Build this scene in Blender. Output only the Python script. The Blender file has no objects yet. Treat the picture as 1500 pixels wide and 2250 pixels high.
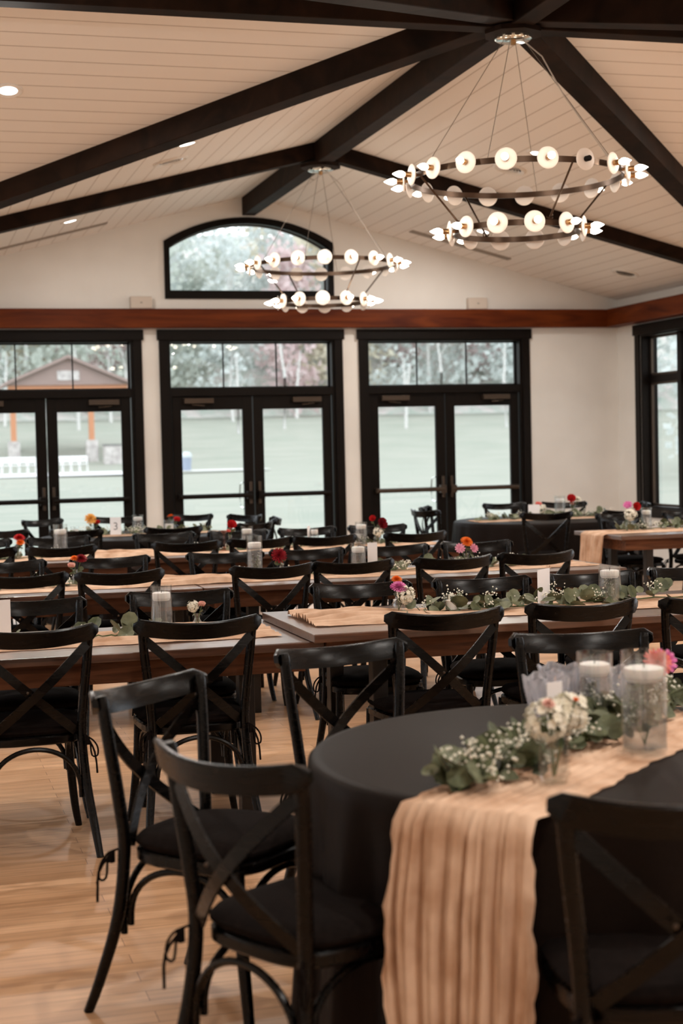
import bpy, bmesh, math, random
from mathutils import Vector, Matrix
PI = math.pi
R = math.radians
S = bpy.context.scene
C = S.collection

# ------------------------------------------------------------------ camera, world, exposure
cam_d = bpy.data.cameras.new('camera'); cam = bpy.data.objects.new('camera', cam_d); C.objects.link(cam)
cam_d.sensor_fit = 'VERTICAL'; cam_d.sensor_height = 36.0; cam_d.sensor_width = 24.0; cam_d.lens = 54.4
cam_d.clip_start = 0.05; cam_d.clip_end = 600
_yaw, _pitch, _roll = .2755, -.0423, -.0234
_f = Vector((math.sin(_yaw)*math.cos(_pitch), math.cos(_yaw)*math.cos(_pitch), math.sin(_pitch)))
_r = Vector((math.cos(_yaw), -math.sin(_yaw), 0)); _u = _r.cross(_f)
_r2 = _r*math.cos(_roll)+_u*math.sin(_roll); _u2 = -_r*math.sin(_roll)+_u*math.cos(_roll)
m = Matrix((_r2, _u2, -_f)).transposed().to_4x4(); m.translation = Vector((-3.808, -16.998, 1.52))
cam.matrix_world = m
cam_d.dof.use_dof = True; cam_d.dof.focus_distance = 6.9; cam_d.dof.aperture_fstop = 3.2
S.camera = cam
S.view_settings.view_transform = 'Standard'; S.view_settings.look = 'None'
S.view_settings.exposure = 0.0; S.view_settings.gamma = 1.0; S.view_settings.use_curve_mapping = False

W = bpy.data.worlds.new('overcast_sky'); S.world = W; W.use_nodes = True
wn = W.node_tree.nodes; wn['Background'].inputs[0].default_value = (.93, .98, 1.04, 1); wn['Background'].inputs[1].default_value = 3.2

LAMP = 44.0        # watts per recessed light
BULB = 20.0        # emission of a candle bulb
WARM = (1.0, .94, .87)

# ------------------------------------------------------------------ materials
def mat(name, col, rough=.5, metal=0., spec=.5, trans=0., ior=1.45, emit=None, es=0., coat=0., sheen=0.):
    M = bpy.data.materials.new(name); M.use_nodes = True
    b = M.node_tree.nodes['Principled BSDF']
    b.inputs['Base Color'].default_value = (*col, 1); b.inputs['Roughness'].default_value = rough
    b.inputs['Metallic'].default_value = metal; b.inputs['Specular IOR Level'].default_value = spec
    b.inputs['Transmission Weight'].default_value = trans; b.inputs['IOR'].default_value = ior
    b.inputs['Coat Weight'].default_value = coat
    if sheen: b.inputs['Sheen Weight'].default_value = sheen
    if emit:
        b.inputs['Emission Color'].default_value = (*emit, 1); b.inputs['Emission Strength'].default_value = es
    return M
def nd(M, t, **k):
    n = M.node_tree.nodes.new(t)
    for a, v in k.items():
        if a in n.inputs.keys(): n.inputs[a].default_value = v
        else: setattr(n, a, v)
    return n
def lk(M, a, b): M.node_tree.links.new(a, b)
def noise_col(M, c1, c2, scale, stretch=(1,1,1), detail=4, lo=.35, hi=.65, bump=0., bdist=.002, rough2=None, coord='Object', dist=0.):
    b = M.node_tree.nodes['Principled BSDF']
    tc = nd(M, 'ShaderNodeTexCoord'); mp = nd(M, 'ShaderNodeMapping'); mp.inputs['Scale'].default_value = stretch
    nz = nd(M, 'ShaderNodeTexNoise'); nz.inputs['Scale'].default_value = scale; nz.inputs['Detail'].default_value = detail
    nz.inputs['Distortion'].default_value = dist
    cr = nd(M, 'ShaderNodeValToRGB'); cr.color_ramp.elements[0].position = lo; cr.color_ramp.elements[1].position = hi
    cr.color_ramp.elements[0].color = (*c1, 1); cr.color_ramp.elements[1].color = (*c2, 1)
    lk(M, tc.outputs[coord], mp.inputs['Vector']); lk(M, mp.outputs[0], nz.inputs['Vector']); lk(M, nz.outputs['Fac'], cr.inputs[0])
    lk(M, cr.outputs[0], b.inputs['Base Color'])
    if bump:
        bp = nd(M, 'ShaderNodeBump'); bp.inputs['Strength'].default_value = bump; bp.inputs['Distance'].default_value = bdist
        lk(M, nz.outputs['Fac'], bp.inputs['Height']); lk(M, bp.outputs[0], b.inputs['Normal'])
    if rough2:
        mr = nd(M, 'ShaderNodeMapRange'); mr.inputs['To Min'].default_value = rough2[0]; mr.inputs['To Max'].default_value = rough2[1]
        lk(M, nz.outputs['Fac'], mr.inputs['Value']); lk(M, mr.outputs[0], b.inputs['Roughness'])
    return M

wall_m = noise_col(mat('painted_plaster', (.78,.74,.68), .75, spec=.3), (.80,.78,.745), (.83,.81,.775), 3, bump=.05, coord='Object')
trim_m = mat('dark_bronze_paint', (.0052,.0032,.0022), .45, spec=.14)
bronze_m = mat('bronze_metal', (.060,.042,.030), .38, metal=.5)
beam_m = noise_col(mat('dark_stained_timber', (.03,.015,.008), .65, spec=.12), (.005,.0024,.0013), (.024,.011,.006), 3.5, (1,1,1), 6, .3, .75, .3, .004, dist=1.5)
redbeam_x = noise_col(mat('red_brown_timber', (.13,.03,.01), .5, spec=.15), (.060,.009,.002), (.17,.036,.006), 3, (.35,3,3), 6, .3, .72, .15, .002, dist=1.)
redbeam_y = noise_col(mat('red_brown_timber_side', (.13,.03,.01), .5, spec=.15), (.060,.009,.002), (.17,.036,.006), 3, (3,.35,3), 6, .3, .72, .15, .002, dist=1.)
chair_m = noise_col(mat('black_lacquered_wood', (.012,.010,.009), .26, spec=.24), (.0008,.0006,.0006), (.0032,.0022,.0018), 9, (1,5,7), 5, .35, .7, .35, .0012, rough2=(.16,.36), dist=.8)
cush_m = noise_col(mat('black_cushion_fabric', (.012,.010,.009), .95, spec=.06), (.0060,.0042,.0038), (.0095,.0068,.0060), 60, bump=.15, bdist=.0008)
cloth_m = noise_col(mat('black_table_cloth', (.02,.015,.013), .5, spec=.07), (.0075,.0045,.0032), (.0100,.0062,.0046), 120, bump=.1, bdist=.0006)
table_m = noise_col(mat('stained_farm_table_wood', (.17,.07,.03), .30, coat=1.), (.036,.013,.0065), (.135,.055,.028), 5, (.5,8,8), 6, .3, .7, .25, .0015, rough2=(.2,.42), dist=.6)
apron_m = noise_col(mat('stained_apron_wood', (.1,.04,.02), .45, spec=.2), (.055,.019,.008), (.16,.062,.028), 5, (.5,8,8), 6, .3, .7, .25, .0015, dist=.6)
leg_m = mat('dark_table_leg_wood', (.006,.0035,.0025), .4)
chrome_m = mat('polished_nickel', (.75,.78,.76), .12, metal=1.)
ring_m = mat('dark_bronze_ring', (.085,.055,.038), .3, metal=.9)
brass_m = mat('aged_brass', (.45,.27,.13), .28, metal=1.)
cable_m = mat('steel_cable', (.22,.19,.16), .4, metal=.6)
table_m.node_tree.nodes['Principled BSDF'].inputs['Coat Roughness'].default_value = .3
cord_m = mat('clear_power_cord', (.55,.5,.45), .4)
disc_m = mat('alabaster_glass', (.92,.86,.81), .4)
disc_m.node_tree.nodes['Principled BSDF'].inputs['Subsurface Weight'].default_value = 0.0
bulb_m = mat('lit_bulb', (1,.95,.9), .4, emit=(1,.88,.72), es=BULB)
lens_m = mat('lit_downlight_lens', (1,.97,.93), .4, emit=(1,.93,.84), es=9)
white_m = mat('white_fitting', (.80,.77,.73), .45)
duct_m = mat('dark_duct', (.07,.055,.045), .8)
vent_m = mat('vent_grey', (.33,.29,.25), .5)
candle_m = mat('white_wax', (.86,.84,.82), .5); candle_m.node_tree.nodes['Principled BSDF'].inputs['Subsurface Weight'].default_value = .15
wick_m = mat('wick', (.05,.04,.03), .8)
card_m = mat('white_card', (.86,.85,.87), .7)
ink_m = mat('grey_ink', (.22,.22,.24), .7)
box_m = mat('beige_plastic', (.62,.54,.47), .5)
stem_m = mat('stem_green', (.07,.11,.035), .6)
twig_m = mat('twig_brown', (.12,.07,.035), .7)
breath_m = mat('white_tiny_blossom', (.84,.82,.72), .7)
grass_leaf = [noise_col(mat('eucalyptus_leaf', (.14,.18,.09), .5), (.085,.10,.05), (.20,.22,.135), 22), noise_col(mat('eucalyptus_leaf_dark', (.1,.13,.06), .5), (.05,.065,.03), (.13,.15,.075), 22)]
def gauze():
    M = mat('gauze_runner', (.84,.62,.47), .9, spec=.15)
    nt = M.node_tree; b = nt.nodes['Principled BSDF']
    noise_col(M, (.50,.30,.19), (.78,.56,.41), 9, (1,1,1), 5, .3, .62, bump=.35, bdist=.003)
    tr = nd(M, 'ShaderNodeBsdfTranslucent'); tr.inputs[0].default_value = (.74,.48,.33,1)
    mx = nd(M, 'ShaderNodeMixShader'); mx.inputs[0].default_value = .10
    out = nt.nodes['Material Output']; lk(M, b.outputs[0], mx.inputs[1]); lk(M, tr.outputs[0], mx.inputs[2]); lk(M, mx.outputs[0], out.inputs[0])
    return M
gauze_m = gauze()
def thin_glass(name, tint, refl=.9, rough=.0, lo=.03, edge=.6):
    M = bpy.data.materials.new(name); M.use_nodes = True; nt = M.node_tree
    for n in list(nt.nodes): nt.nodes.remove(n)
    out = nd(M, 'ShaderNodeOutputMaterial'); t = nd(M, 'ShaderNodeBsdfTransparent'); t.inputs[0].default_value = (*tint, 1)
    g = nd(M, 'ShaderNodeBsdfGlossy'); g.inputs['Roughness'].default_value = rough; g.inputs[0].default_value = (refl, refl, refl, 1)
    lw = nd(M, 'ShaderNodeLayerWeight'); lw.inputs[0].default_value = .5
    pw = nd(M, 'ShaderNodeMath', operation='POWER'); pw.inputs[1].default_value = 4.; lk(M, lw.outputs['Facing'], pw.inputs[0])
    fr = nd(M, 'ShaderNodeMath', operation='MULTIPLY_ADD'); fr.inputs[1].default_value = edge; fr.inputs[2].default_value = lo; lk(M, pw.outputs[0], fr.inputs[0])
    mx = nd(M, 'ShaderNodeMixShader'); lk(M, fr.outputs[0], mx.inputs[0]); lk(M, t.outputs[0], mx.inputs[1]); lk(M, g.outputs[0], mx.inputs[2]); lk(M, mx.outputs[0], out.inputs[0])
    return M
pane_m = thin_glass('window_glass', (.965,.975,.97))
vase_m = thin_glass('clear_vase_glass', (.96,.97,.97), 1., .04, .07, .5)
pinkglass_m = thin_glass('pink_glass', (.95,.72,.68), .95, .05)
def beads():
    M = mat('water_painted_sparkle', (.95,.97,1), .02, trans=1., ior=1.33)
    b = M.node_tree.nodes['Principled BSDF']; tc = nd(M, 'ShaderNodeTexCoord')
    v = nd(M, 'ShaderNodeTexVoronoi'); v.inputs['Scale'].default_value = 260; bp = nd(M, 'ShaderNodeBump'); bp.inputs['Strength'].default_value = .8; bp.inputs['Distance'].default_value = .002
    lk(M, tc.outputs['Object'], v.inputs['Vector']); lk(M, v.outputs['Distance'], bp.inputs['Height'])
    nt = M.node_tree; out = nt.nodes['Material Output']; nt.nodes.remove(b)
    t = nd(M, 'ShaderNodeBsdfTransparent'); t.inputs[0].default_value = (.95,.96,.97,1)
    g = nd(M, 'ShaderNodeBsdfGlossy'); g.inputs['Roughness'].default_value = .15; lk(M, bp.outputs[0], g.inputs['Normal'])
    d = nd(M, 'ShaderNodeBsdfDiffuse'); d.inputs[0].default_value = (.8,.82,.86,1)  # pale diffuse and specks paint in window light passing through the water
    m1 = nd(M, 'ShaderNodeMixShader'); m1.inputs[0].default_value = .12; lk(M, t.outputs[0], m1.inputs[1]); lk(M, g.outputs[0], m1.inputs[2])
    sp = nd(M, 'ShaderNodeMath', operation='LESS_THAN'); sp.inputs[1].default_value = .32; lk(M, v.outputs['Distance'], sp.inputs[0])
    ml = nd(M, 'ShaderNodeMath', operation='MULTIPLY_ADD'); ml.inputs[1].default_value = .14; ml.inputs[2].default_value = .03; lk(M, sp.outputs[0], ml.inputs[0])
    m2 = nd(M, 'ShaderNodeMixShader'); lk(M, ml.outputs[0], m2.inputs[0]); lk(M, m1.outputs[0], m2.inputs[1]); lk(M, d.outputs[0], m2.inputs[2]); lk(M, m2.outputs[0], out.inputs[0])
    return M
water_m = beads()
crystal_m = mat('crystal_glass', (.97,.96,1), .05, trans=1., ior=1.4)
_o = crystal_m.node_tree.nodes['Material Output']; _d = nd(crystal_m, 'ShaderNodeBsdfDiffuse'); _d.inputs[0].default_value = (.85,.86,.92,1); _m = nd(crystal_m, 'ShaderNodeMixShader'); _m.inputs[0].default_value = .22  # bluish-white diffuse mixed in, standing for bright highlights on the crystal
lk(crystal_m, crystal_m.node_tree.nodes['Principled BSDF'].outputs[0], _m.inputs[1]); lk(crystal_m, _d.outputs[0], _m.inputs[2]); lk(crystal_m, _m.outputs[0], _o.inputs[0])

def floor_mat():
    M = mat('oak_strip_floor', (.5,.26,.13), .3, coat=.0); nt = M.node_tree; b = nt.nodes['Principled BSDF']
    tc = nd(M, 'ShaderNodeTexCoord')
    br = nd(M, 'ShaderNodeTexBrick'); br.inputs['Scale'].default_value = 1; br.inputs['Brick Width'].default_value = 1.35; br.inputs['Row Height'].default_value = .083
    br.inputs['Mortar Size'].default_value = .0012; br.inputs['Mortar Smooth'].default_value = .3; br.inputs['Bias'].default_value = 0
    br.inputs['Color1'].default_value = (.71,.45,.27,1); br.inputs['Color2'].default_value = (.57,.34,.19,1); br.inputs['Mortar'].default_value = (.22,.11,.06,1)
    br.offset = .37
    nz = nd(M, 'ShaderNodeTexNoise'); nz.inputs['Scale'].default_value = 2.2; nz.inputs['Detail'].default_value = 7; nz.inputs['Distortion'].default_value = 1.2
    mp = nd(M, 'ShaderNodeMapping'); mp.inputs['Scale'].default_value = (1.0, 12, 1)
    cr = nd(M, 'ShaderNodeValToRGB'); cr.color_ramp.elements[0].position = .3; cr.color_ramp.elements[1].position = .75
    cr.color_ramp.elements[0].color = (.80,.76,.72,1); cr.color_ramp.elements[1].color = (1.12,1.1,1.08,1)
    mx = nd(M, 'ShaderNodeMix', data_type='RGBA', blend_type='MULTIPLY'); mx.inputs[0].default_value = 1
    lk(M, tc.outputs['Object'], br.inputs['Vector']); lk(M, tc.outputs['Object'], mp.inputs['Vector']); lk(M, mp.outputs[0], nz.inputs['Vector'])
    lk(M, nz.outputs['Fac'], cr.inputs[0]); lk(M, br.outputs['Color'], mx.inputs[6]); lk(M, cr.outputs[0], mx.inputs[7]); lk(M, mx.outputs[2], b.inputs['Base Color'])
    n2 = nd(M, 'ShaderNodeTexNoise'); n2.inputs['Scale'].default_value = 1.5; mr = nd(M, 'ShaderNodeMapRange'); mr.inputs['To Min'].default_value = .24; mr.inputs['To Max'].default_value = .44
    lk(M, tc.outputs['Object'], n2.inputs['Vector']); lk(M, n2.outputs['Fac'], mr.inputs['Value']); lk(M, mr.outputs[0], b.inputs['Roughness'])
    bp = nd(M, 'ShaderNodeBump'); bp.inputs['Strength'].default_value = .35; bp.inputs['Distance'].default_value = .0015
    lk(M, nz.outputs['Fac'], bp.inputs['Height']); lk(M, bp.outputs[0], b.inputs['Normal'])
    return M
def plank_mat(name, axis):
    M = mat(name, (.76,.68,.60), .6); nt = M.node_tree; b = nt.nodes['Principled BSDF']
    tc = nd(M, 'ShaderNodeTexCoord'); sx = nd(M, 'ShaderNodeSeparateXYZ'); lk(M, tc.outputs['Object'], sx.inputs[0])
    dv = nd(M, 'ShaderNodeMath', operation='DIVIDE'); dv.inputs[1].default_value = .168; lk(M, sx.outputs[axis], dv.inputs[0])
    fr = nd(M, 'ShaderNodeMath', operation='FRACT'); lk(M, dv.outputs[0], fr.inputs[0])
    pp = nd(M, 'ShaderNodeMath', operation='PINGPONG'); pp.inputs[1].default_value = .5; lk(M, fr.outputs[0], pp.inputs[0])
    cr = nd(M, 'ShaderNodeValToRGB'); cr.color_ramp.elements[0].position = .0; cr.color_ramp.elements[1].position = .035
    cr.color_ramp.elements[0].color = (0,0,0,1); cr.color_ramp.elements[1].color = (1,1,1,1); lk(M, pp.outputs[0], cr.inputs[0])
    mx = nd(M, 'ShaderNodeMix', data_type='RGBA'); mx.inputs[6].default_value = (.46,.39,.33,1); mx.inputs[7].default_value = (.89,.86,.83,1)
    lk(M, cr.outputs[0], mx.inputs[0])
    # knots showing through the paint
    vo = nd(M, 'ShaderNodeTexVoronoi'); vo.inputs['Scale'].default_value = .9; vo.inputs['Randomness'].default_value = 1; lk(M, tc.outputs['Object'], vo.inputs['Vector'])
    c2 = nd(M, 'ShaderNodeValToRGB'); c2.color_ramp.elements[0].position = .012; c2.color_ramp.elements[1].position = .03
    c2.color_ramp.elements[0].color = (.35,.25,.18,1); c2.color_ramp.elements[1].color = (1,1,1,1); lk(M, vo.outputs['Distance'], c2.inputs[0])
    m2 = nd(M, 'ShaderNodeMix', data_type='RGBA', blend_type='MULTIPLY'); m2.inputs[0].default_value = 1; lk(M, mx.outputs[2], m2.inputs[6]); lk(M, c2.outputs[0], m2.inputs[7])
    lk(M, m2.outputs[2], b.inputs['Base Color'])
    bp = nd(M, 'ShaderNodeBump'); bp.inputs['Strength'].default_value = .6; bp.inputs['Distance'].default_value = .006
    lk(M, cr.outputs[0], bp.inputs['Height']); lk(M, bp.outputs[0], b.inputs['Normal'])
    return M
floor_m = floor_mat(); plank_x = plank_mat('white_plank_ceiling', 0); plank_y = plank_mat('white_plank_ceiling_cross', 1)

# ------------------------------------------------------------------ mesh builder
class MB:
    def __init__(s): s.v = []; s.f = []
    def add(s, vs, fs):
        o = len(s.v); s.v += [tuple(x) for x in vs]; s.f += [tuple(o+i for i in f) for f in fs]; return s
    def box(s, x0, x1, y0, y1, z0, z1):
        return s.add([(x0,y0,z0),(x1,y0,z0),(x1,y1,z0),(x0,y1,z0),(x0,y0,z1),(x1,y0,z1),(x1,y1,z1),(x0,y1,z1)],
                     [(0,3,2,1),(4,5,6,7),(0,1,5,4),(1,2,6,5),(2,3,7,6),(3,0,4,7)])
    def sweep(s, path, prof, up=(0,0,1), cap=True, closed=False):
        # prof: function i -> list of 2d points (side, up)
        P = [Vector(p) for p in path]; n = len(P); rings = []
        for i, p in enumerate(P):
            if closed: d = P[(i+1) % n]-P[i-1]
            else: d = P[min(i+1, n-1)]-P[max(i-1, 0)]
            d.normalize(); u = Vector(up) if not callable(up) else Vector(up(i))
            side = d.cross(u)
            if side.length < 1e-4: side = d.cross(Vector((0,1,0)) if abs(d.y) < .9 else Vector((1,0,0)))
            side.normalize(); uu = side.cross(d).normalized()
            rings.append([p+side*a+uu*b for a, b in prof(i)])
        k = len(rings[0]); vs = [q for r in rings for q in r]; fs = []
        m_ = n if closed else n-1
        for i in range(m_):
            j = (i+1) % n
            for a in range(k): fs.append((i*k+a, i*k+(a+1) % k, j*k+(a+1) % k, j*k+a))
        if cap and not closed: fs.append(tuple(range(k-1, -1, -1))); fs.append(tuple((n-1)*k+a for a in range(k)))
        return s.add(vs, fs)
    def tube(s, path, r, k=8, up=(0,0,1), closed=False):
        rr = r if isinstance(r, (list, tuple)) else [r]*len(path)
        return s.sweep(path, lambda i: [(rr[i]*math.cos(2*PI*a/k), rr[i]*math.sin(2*PI*a/k)) for a in range(k)], up, True, closed)
    def strip(s, path, w, t, up=(0,0,1), closed=False):
        return s.sweep(path, lambda i: [(-t/2,-w/2),(t/2,-w/2),(t/2,w/2),(-t/2,w/2)], up, True, closed)
    def lathe(s, prof, c=(0,0,0), k=24, axis=None, cap=True):
        vs = []; fs = []
        for r, z in prof:
            for a in range(k): vs.append(Vector((r*math.cos(2*PI*a/k), r*math.sin(2*PI*a/k), z)))
        for i in range(len(prof)-1):
            for a in range(k): fs.append((i*k+a, i*k+(a+1) % k, (i+1)*k+(a+1) % k, (i+1)*k+a))
        if cap and prof[0][0] > 1e-6: fs.append(tuple(range(k-1, -1, -1)))
        if cap and prof[-1][0] > 1e-6: fs.append(tuple((len(prof)-1)*k+a for a in range(k)))
        if axis is not None:
            q = Vector((0,0,1)).rotation_difference(Vector(axis)); vs = [q @ v for v in vs]
        return s.add([v+Vector(c) for v in vs], fs)
    def poly(s, pts, d):   # extrude polygon by vector d
        n = len(pts); P = [Vector(p) for p in pts]; D = Vector(d)
        return s.add(P+[p+D for p in P], [tuple(range(n)), tuple(range(2*n-1, n-1, -1))]+[(i, i+n, (i+1) % n+n, (i+1) % n) for i in range(n)])
    def build(s, name, m_, parent=None, smooth=False, bevel=0, loc=None):
        me = bpy.data.meshes.new(name); me.from_pydata(s.v, [], s.f); me.update()
        bm = bmesh.new(); bm.from_mesh(me); bmesh.ops.recalc_face_normals(bm, faces=bm.faces)
        bm.to_mesh(me); bm.free()
        if smooth:
            me.polygons.foreach_set('use_smooth', [True]*len(me.polygons)); 
        me.materials.append(m_)
        o = bpy.data.objects.new(name, me); C.objects.link(o)
        if parent: o.parent = parent
        if loc: o.location = loc
        if bevel:
            b = o.modifiers.new('bevel', 'BEVEL'); b.width = bevel; b.segments = 2; b.limit_method = 'ANGLE'; b.angle_limit = R(40)
        if smooth:
            w = o.modifiers.new('ws', 'EDGE_SPLIT'); w.split_angle = R(38)
        return o
def tag(o, label=None, cat=None, group=None, kind=None):
    if label: o['label'] = label
    if cat: o['category'] = cat
    if group: o['group'] = group
    if kind: o['kind'] = kind
    return o
def empty(name, loc=(0,0,0), rz=0, **k):
    o = bpy.data.objects.new(name, None); C.objects.link(o); o.location = loc; o.rotation_euler = (0,0,rz); o.empty_display_size = .1
    return tag(o, **k)
def struct(o): o['kind'] = 'structure'; return o
def copy_tree(o, parent=None, loc=None, rz=None, label=None, group=None):
    c = o.copy(); C.objects.link(c); c.parent = parent
    if loc is not None: c.location = loc
    if rz is not None: c.rotation_euler = (0,0,rz)
    if label: c['label'] = label
    if group: c['group'] = group
    for ch in list(KIDS.get(o, ())): 
        q = copy_tree(ch, c)
    return c
class _K(dict):
    def get(s, o, d=()): return [x for x in bpy.data.objects if x.parent == o]
KIDS = _K()

# ------------------------------------------------------------------ room shell
HX, YH, M_, AP = 4.48, -7.776, .2555, 4.335     # half width of each wing, crossing, pitch, apex
XT, YS = 9.5, -20.0                              # ends of the cross wing and of the camera-side wing
EV = AP-M_*HX
struct(MB().add([(-XT-.3,YS-.3,0),(XT+.3,YS-.3,0),(XT+.3,.0,0),(-XT-.3,.0,0)], [(0,1,2,3)]).build('floor', floor_m))
def wall_holes(name, axis, pos, t, u0, u1, z0, ztop, holes, m_=wall_m, parent=None):
    # axis 'x': wall plane x=pos running along y ; axis 'y': wall plane y=pos running along x. holes: (a,b,c,d)
    mb = MB(); us = sorted({u0, u1, *[h[0] for h in holes], *[h[1] for h in holes]}); zs = sorted({z0, ztop, *[h[2] for h in holes], *[h[3] for h in holes]})
    for a, b in zip(us, us[1:]):
        for c, d in zip(zs, zs[1:]):
            um, zm = (a+b)/2, (c+d)/2
            if any(h[0] < um < h[1] and h[2] < zm < h[3] for h in holes): continue
            if axis == 'x': mb.box(min(pos,pos+t), max(pos,pos+t), a, b, c, d)
            else: mb.box(a, b, min(pos,pos+t), max(pos,pos+t), c, d)
    return mb
DW = 2.29; dx = [-DW, 0, DW]
# back wall: lower part with door openings, gable part with the arched window cut
back = wall_holes('w', 'y', 0, .22, -HX-.2, HX+.2, 0, 3.19, [(x-.96, x+.96, 0, 2.74) for x in dx])
def arch(w, z0, zs, za, n=24):
    # half-outline points from (w,zs) over (0,za) to (-w,zs)
    h = za-zs; rad = (w*w+h*h)/(2*h); cz = za-rad; a0 = math.asin(w/rad)
    return [(rad*math.sin(a0*(1-2*i/n)), cz+rad*math.cos(a0*(1-2*i/n))) for i in range(n+1)]
top = arch(.93, 3.26, 3.80, 4.07)
n = len(top)
vs = []; fs = []
ring_o = []
for (x, z) in top: ring_o.append((x, AP+.1-M_*abs(x)))
gv = []
for (x, z), (xo, zo) in zip(top, ring_o): gv += [(x, 0, z), (xo, 0, zo)]
for i in range(n-1): fs.append((2*i, 2*i+2, 2*i+3, 2*i+1))
back.add(gv, fs)
back.add([(.93,0,3.26),(.93,0,3.80),(.93,0,AP+.1-M_*.93),(HX+.2,0,AP+.1-M_*(HX+.2)),(HX+.2,0,3.19),(-.93,0,3.26),(-.93,0,3.80),(-.93,0,AP+.1-M_*.93),(-HX-.2,0,AP+.1-M_*(HX+.2)),(-HX-.2,0,3.19),(.93,0,3.19),(-.93,0,3.19)],
         [(0,10,4,3,2,1),(5,6,7,8,9,11),(10,0,5,11)])
# reveal of the arched opening
rv = [(.93,3.26)]+top+[(-.93,3.26)]
back.add([(x,0,z) for x,z in rv]+[(x,.22,z) for x,z in rv], [(i,(i+1)%len(rv),(i+1)%len(rv)+len(rv),i+len(rv)) for i in range(len(rv))])
struct(back.build('wall_back', wall_m))
WR = [(-3.25+.0, -.56+.0)]
struct(wall_holes('w','x', HX, .2, -3.296, .0, 0, EV+.06, [(-3.05, -.60, .72, 2.74)]).build('wall_right', wall_m))
struct(wall_holes('w','x', -HX, -.2, -3.296, .0, 0, EV+.06, [(-3.05, -.60, .72, 2.74)]).build('wall_left', wall_m))
# cross wing and camera-side wing (outside the frame, but they carry the daylight)
yn, ysd = YH+HX, YH-HX
north = MB(); [north.box(min(a,b), max(a,b), yn, yn+.2, 0, EV+.06) for a, b in ((HX+.2, XT), (-XT, -HX-.2))]; struct(north.build('wall_cross_north', wall_m))
south = MB(); [south.box(min(a,b), max(a,b), ysd-.2, ysd, 0, EV+.06) for a, b in ((HX, XT), (-XT, -HX))]; struct(south.build('wall_cross_south', wall_m))
for nm, sx in (('wall_cross_right', 1), ('wall_cross_left', -1)):
    w_ = wall_holes('w','x', sx*XT, sx*.2, ysd, yn, 0, EV, [(YH-3.6+i*2.5, YH-3.6+i*2.5+2.2, .5, 2.9) for i in range(3)])
    w_.add([(sx*XT, ysd, EV), (sx*XT, yn, EV), (sx*XT, YH, AP+.05)], [(0,1,2)]); struct(w_.build(nm, wall_m))
for nm, sx in (('wall_camera_right', 1), ('wall_camera_left', -1)):
    struct(wall_holes('w','x', sx*HX, sx*.2, YS, ysd-.2, 0, EV+.06, []).build(nm, wall_m))
w_ = wall_holes('w','y', YS, -.2, -HX, HX, 0, EV, [])
w_.add([(-HX,YS,EV),(HX,YS,EV),(0,YS,AP+.05)], [(0,1,2)]); struct(w_.build('wall_camera_side', wall_m))
# ceiling
def cz(x, y): return max(AP-M_*abs(x), AP-M_*abs(y-YH) if abs(y-YH) <= HX+1e-6 else -9)
ca = MB(); cb = MB()
for s in (1, -1):
    ca.add([(0,0.2,AP),(s*HX,.2,EV),(s*HX,yn,EV),(0,YH,AP)], [(0,1,2,3)])
    ca.add([(0,YS,AP),(s*HX,YS,EV),(s*HX,ysd,EV),(0,YH,AP)], [(0,1,2,3)])
    cb.add([(0,YH,AP),(s*HX,yn,EV),(s*XT,yn,EV),(s*XT,YH,AP)], [(0,1,2,3)])
    cb.add([(0,YH,AP),(s*HX,ysd,EV),(s*XT,ysd,EV),(s*XT,YH,AP)], [(0,1,2,3)])
struct(ca.build('ceiling', plank_x)); struct(cb.build('ceiling_cross_wing', plank_y))
# ceiling beams (timbers fixed to the roof)
def beam(p, q, w, name='trim_ceiling_beam', depth=.2):
    P, Q = Vector(p), Vector(q); d = (Q-P); side = Vector((d.y, -d.x, 0)).normalized()*w/2; D = Vector((0,0,depth+.1))
    mb = MB().add([P-side, P+side, Q+side, Q-side, P-side+D, P+side+D, Q+side+D, Q-side+D], [(0,3,2,1),(4,5,6,7),(0,1,5,4),(1,2,6,5),(2,3,7,6),(3,0,4,7)])
    o = mb.build(name, beam_m, bevel=.006); return struct(o)
RB = 4.117
k_ = 3
def tn():
    global k_; k_ += 1; return 'trim_%d' % k_
beam((0, 0, RB), (0, YS, RB), .145, tn())
beam((-XT, YH, RB), (-.075, YH, RB), .145, tn()); beam((.075, YH, RB), (XT, YH, RB), .145, tn())
Y1 = -3.089
for s in (1, -1):
    beam((s*.07, Y1, 4.168), (s*(HX-.19), Y1, 4.185-.25*(HX-.19)), .14, tn())
    for t in (1, -1):
        beam((s*.08, YH+t*.08, 4.145), (s*HX, YH+t*HX, 4.165-.243*HX), .17, tn())
    beam((s*.07, -16., RB), (s*(HX), -16., RB-M_*HX), .14, tn())
# red-brown beam round the walls (the photo's horizontal band)
struct(MB().box(-HX, HX-.19, -.12, 0, 2.865, 3.072).build('trim_1', redbeam_x, bevel=.004))
struct(MB().box(HX-.19, HX, -3.296, 0, 2.865, 3.072).build('trim_2', redbeam_y, bevel=.004))
struct(MB().box(-HX, -HX+.19, -3.296, -.12, 2.865, 3.072).build('trim_3', redbeam_y, bevel=.004))
struct(MB().box(1.06+DW, HX, -.018, 0, 0, .14).build('baseboard_back', white_m)); struct(MB().box(HX-.018, HX, -3.296, -.018, 0, .14).build('baseboard_right', white_m))

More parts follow.
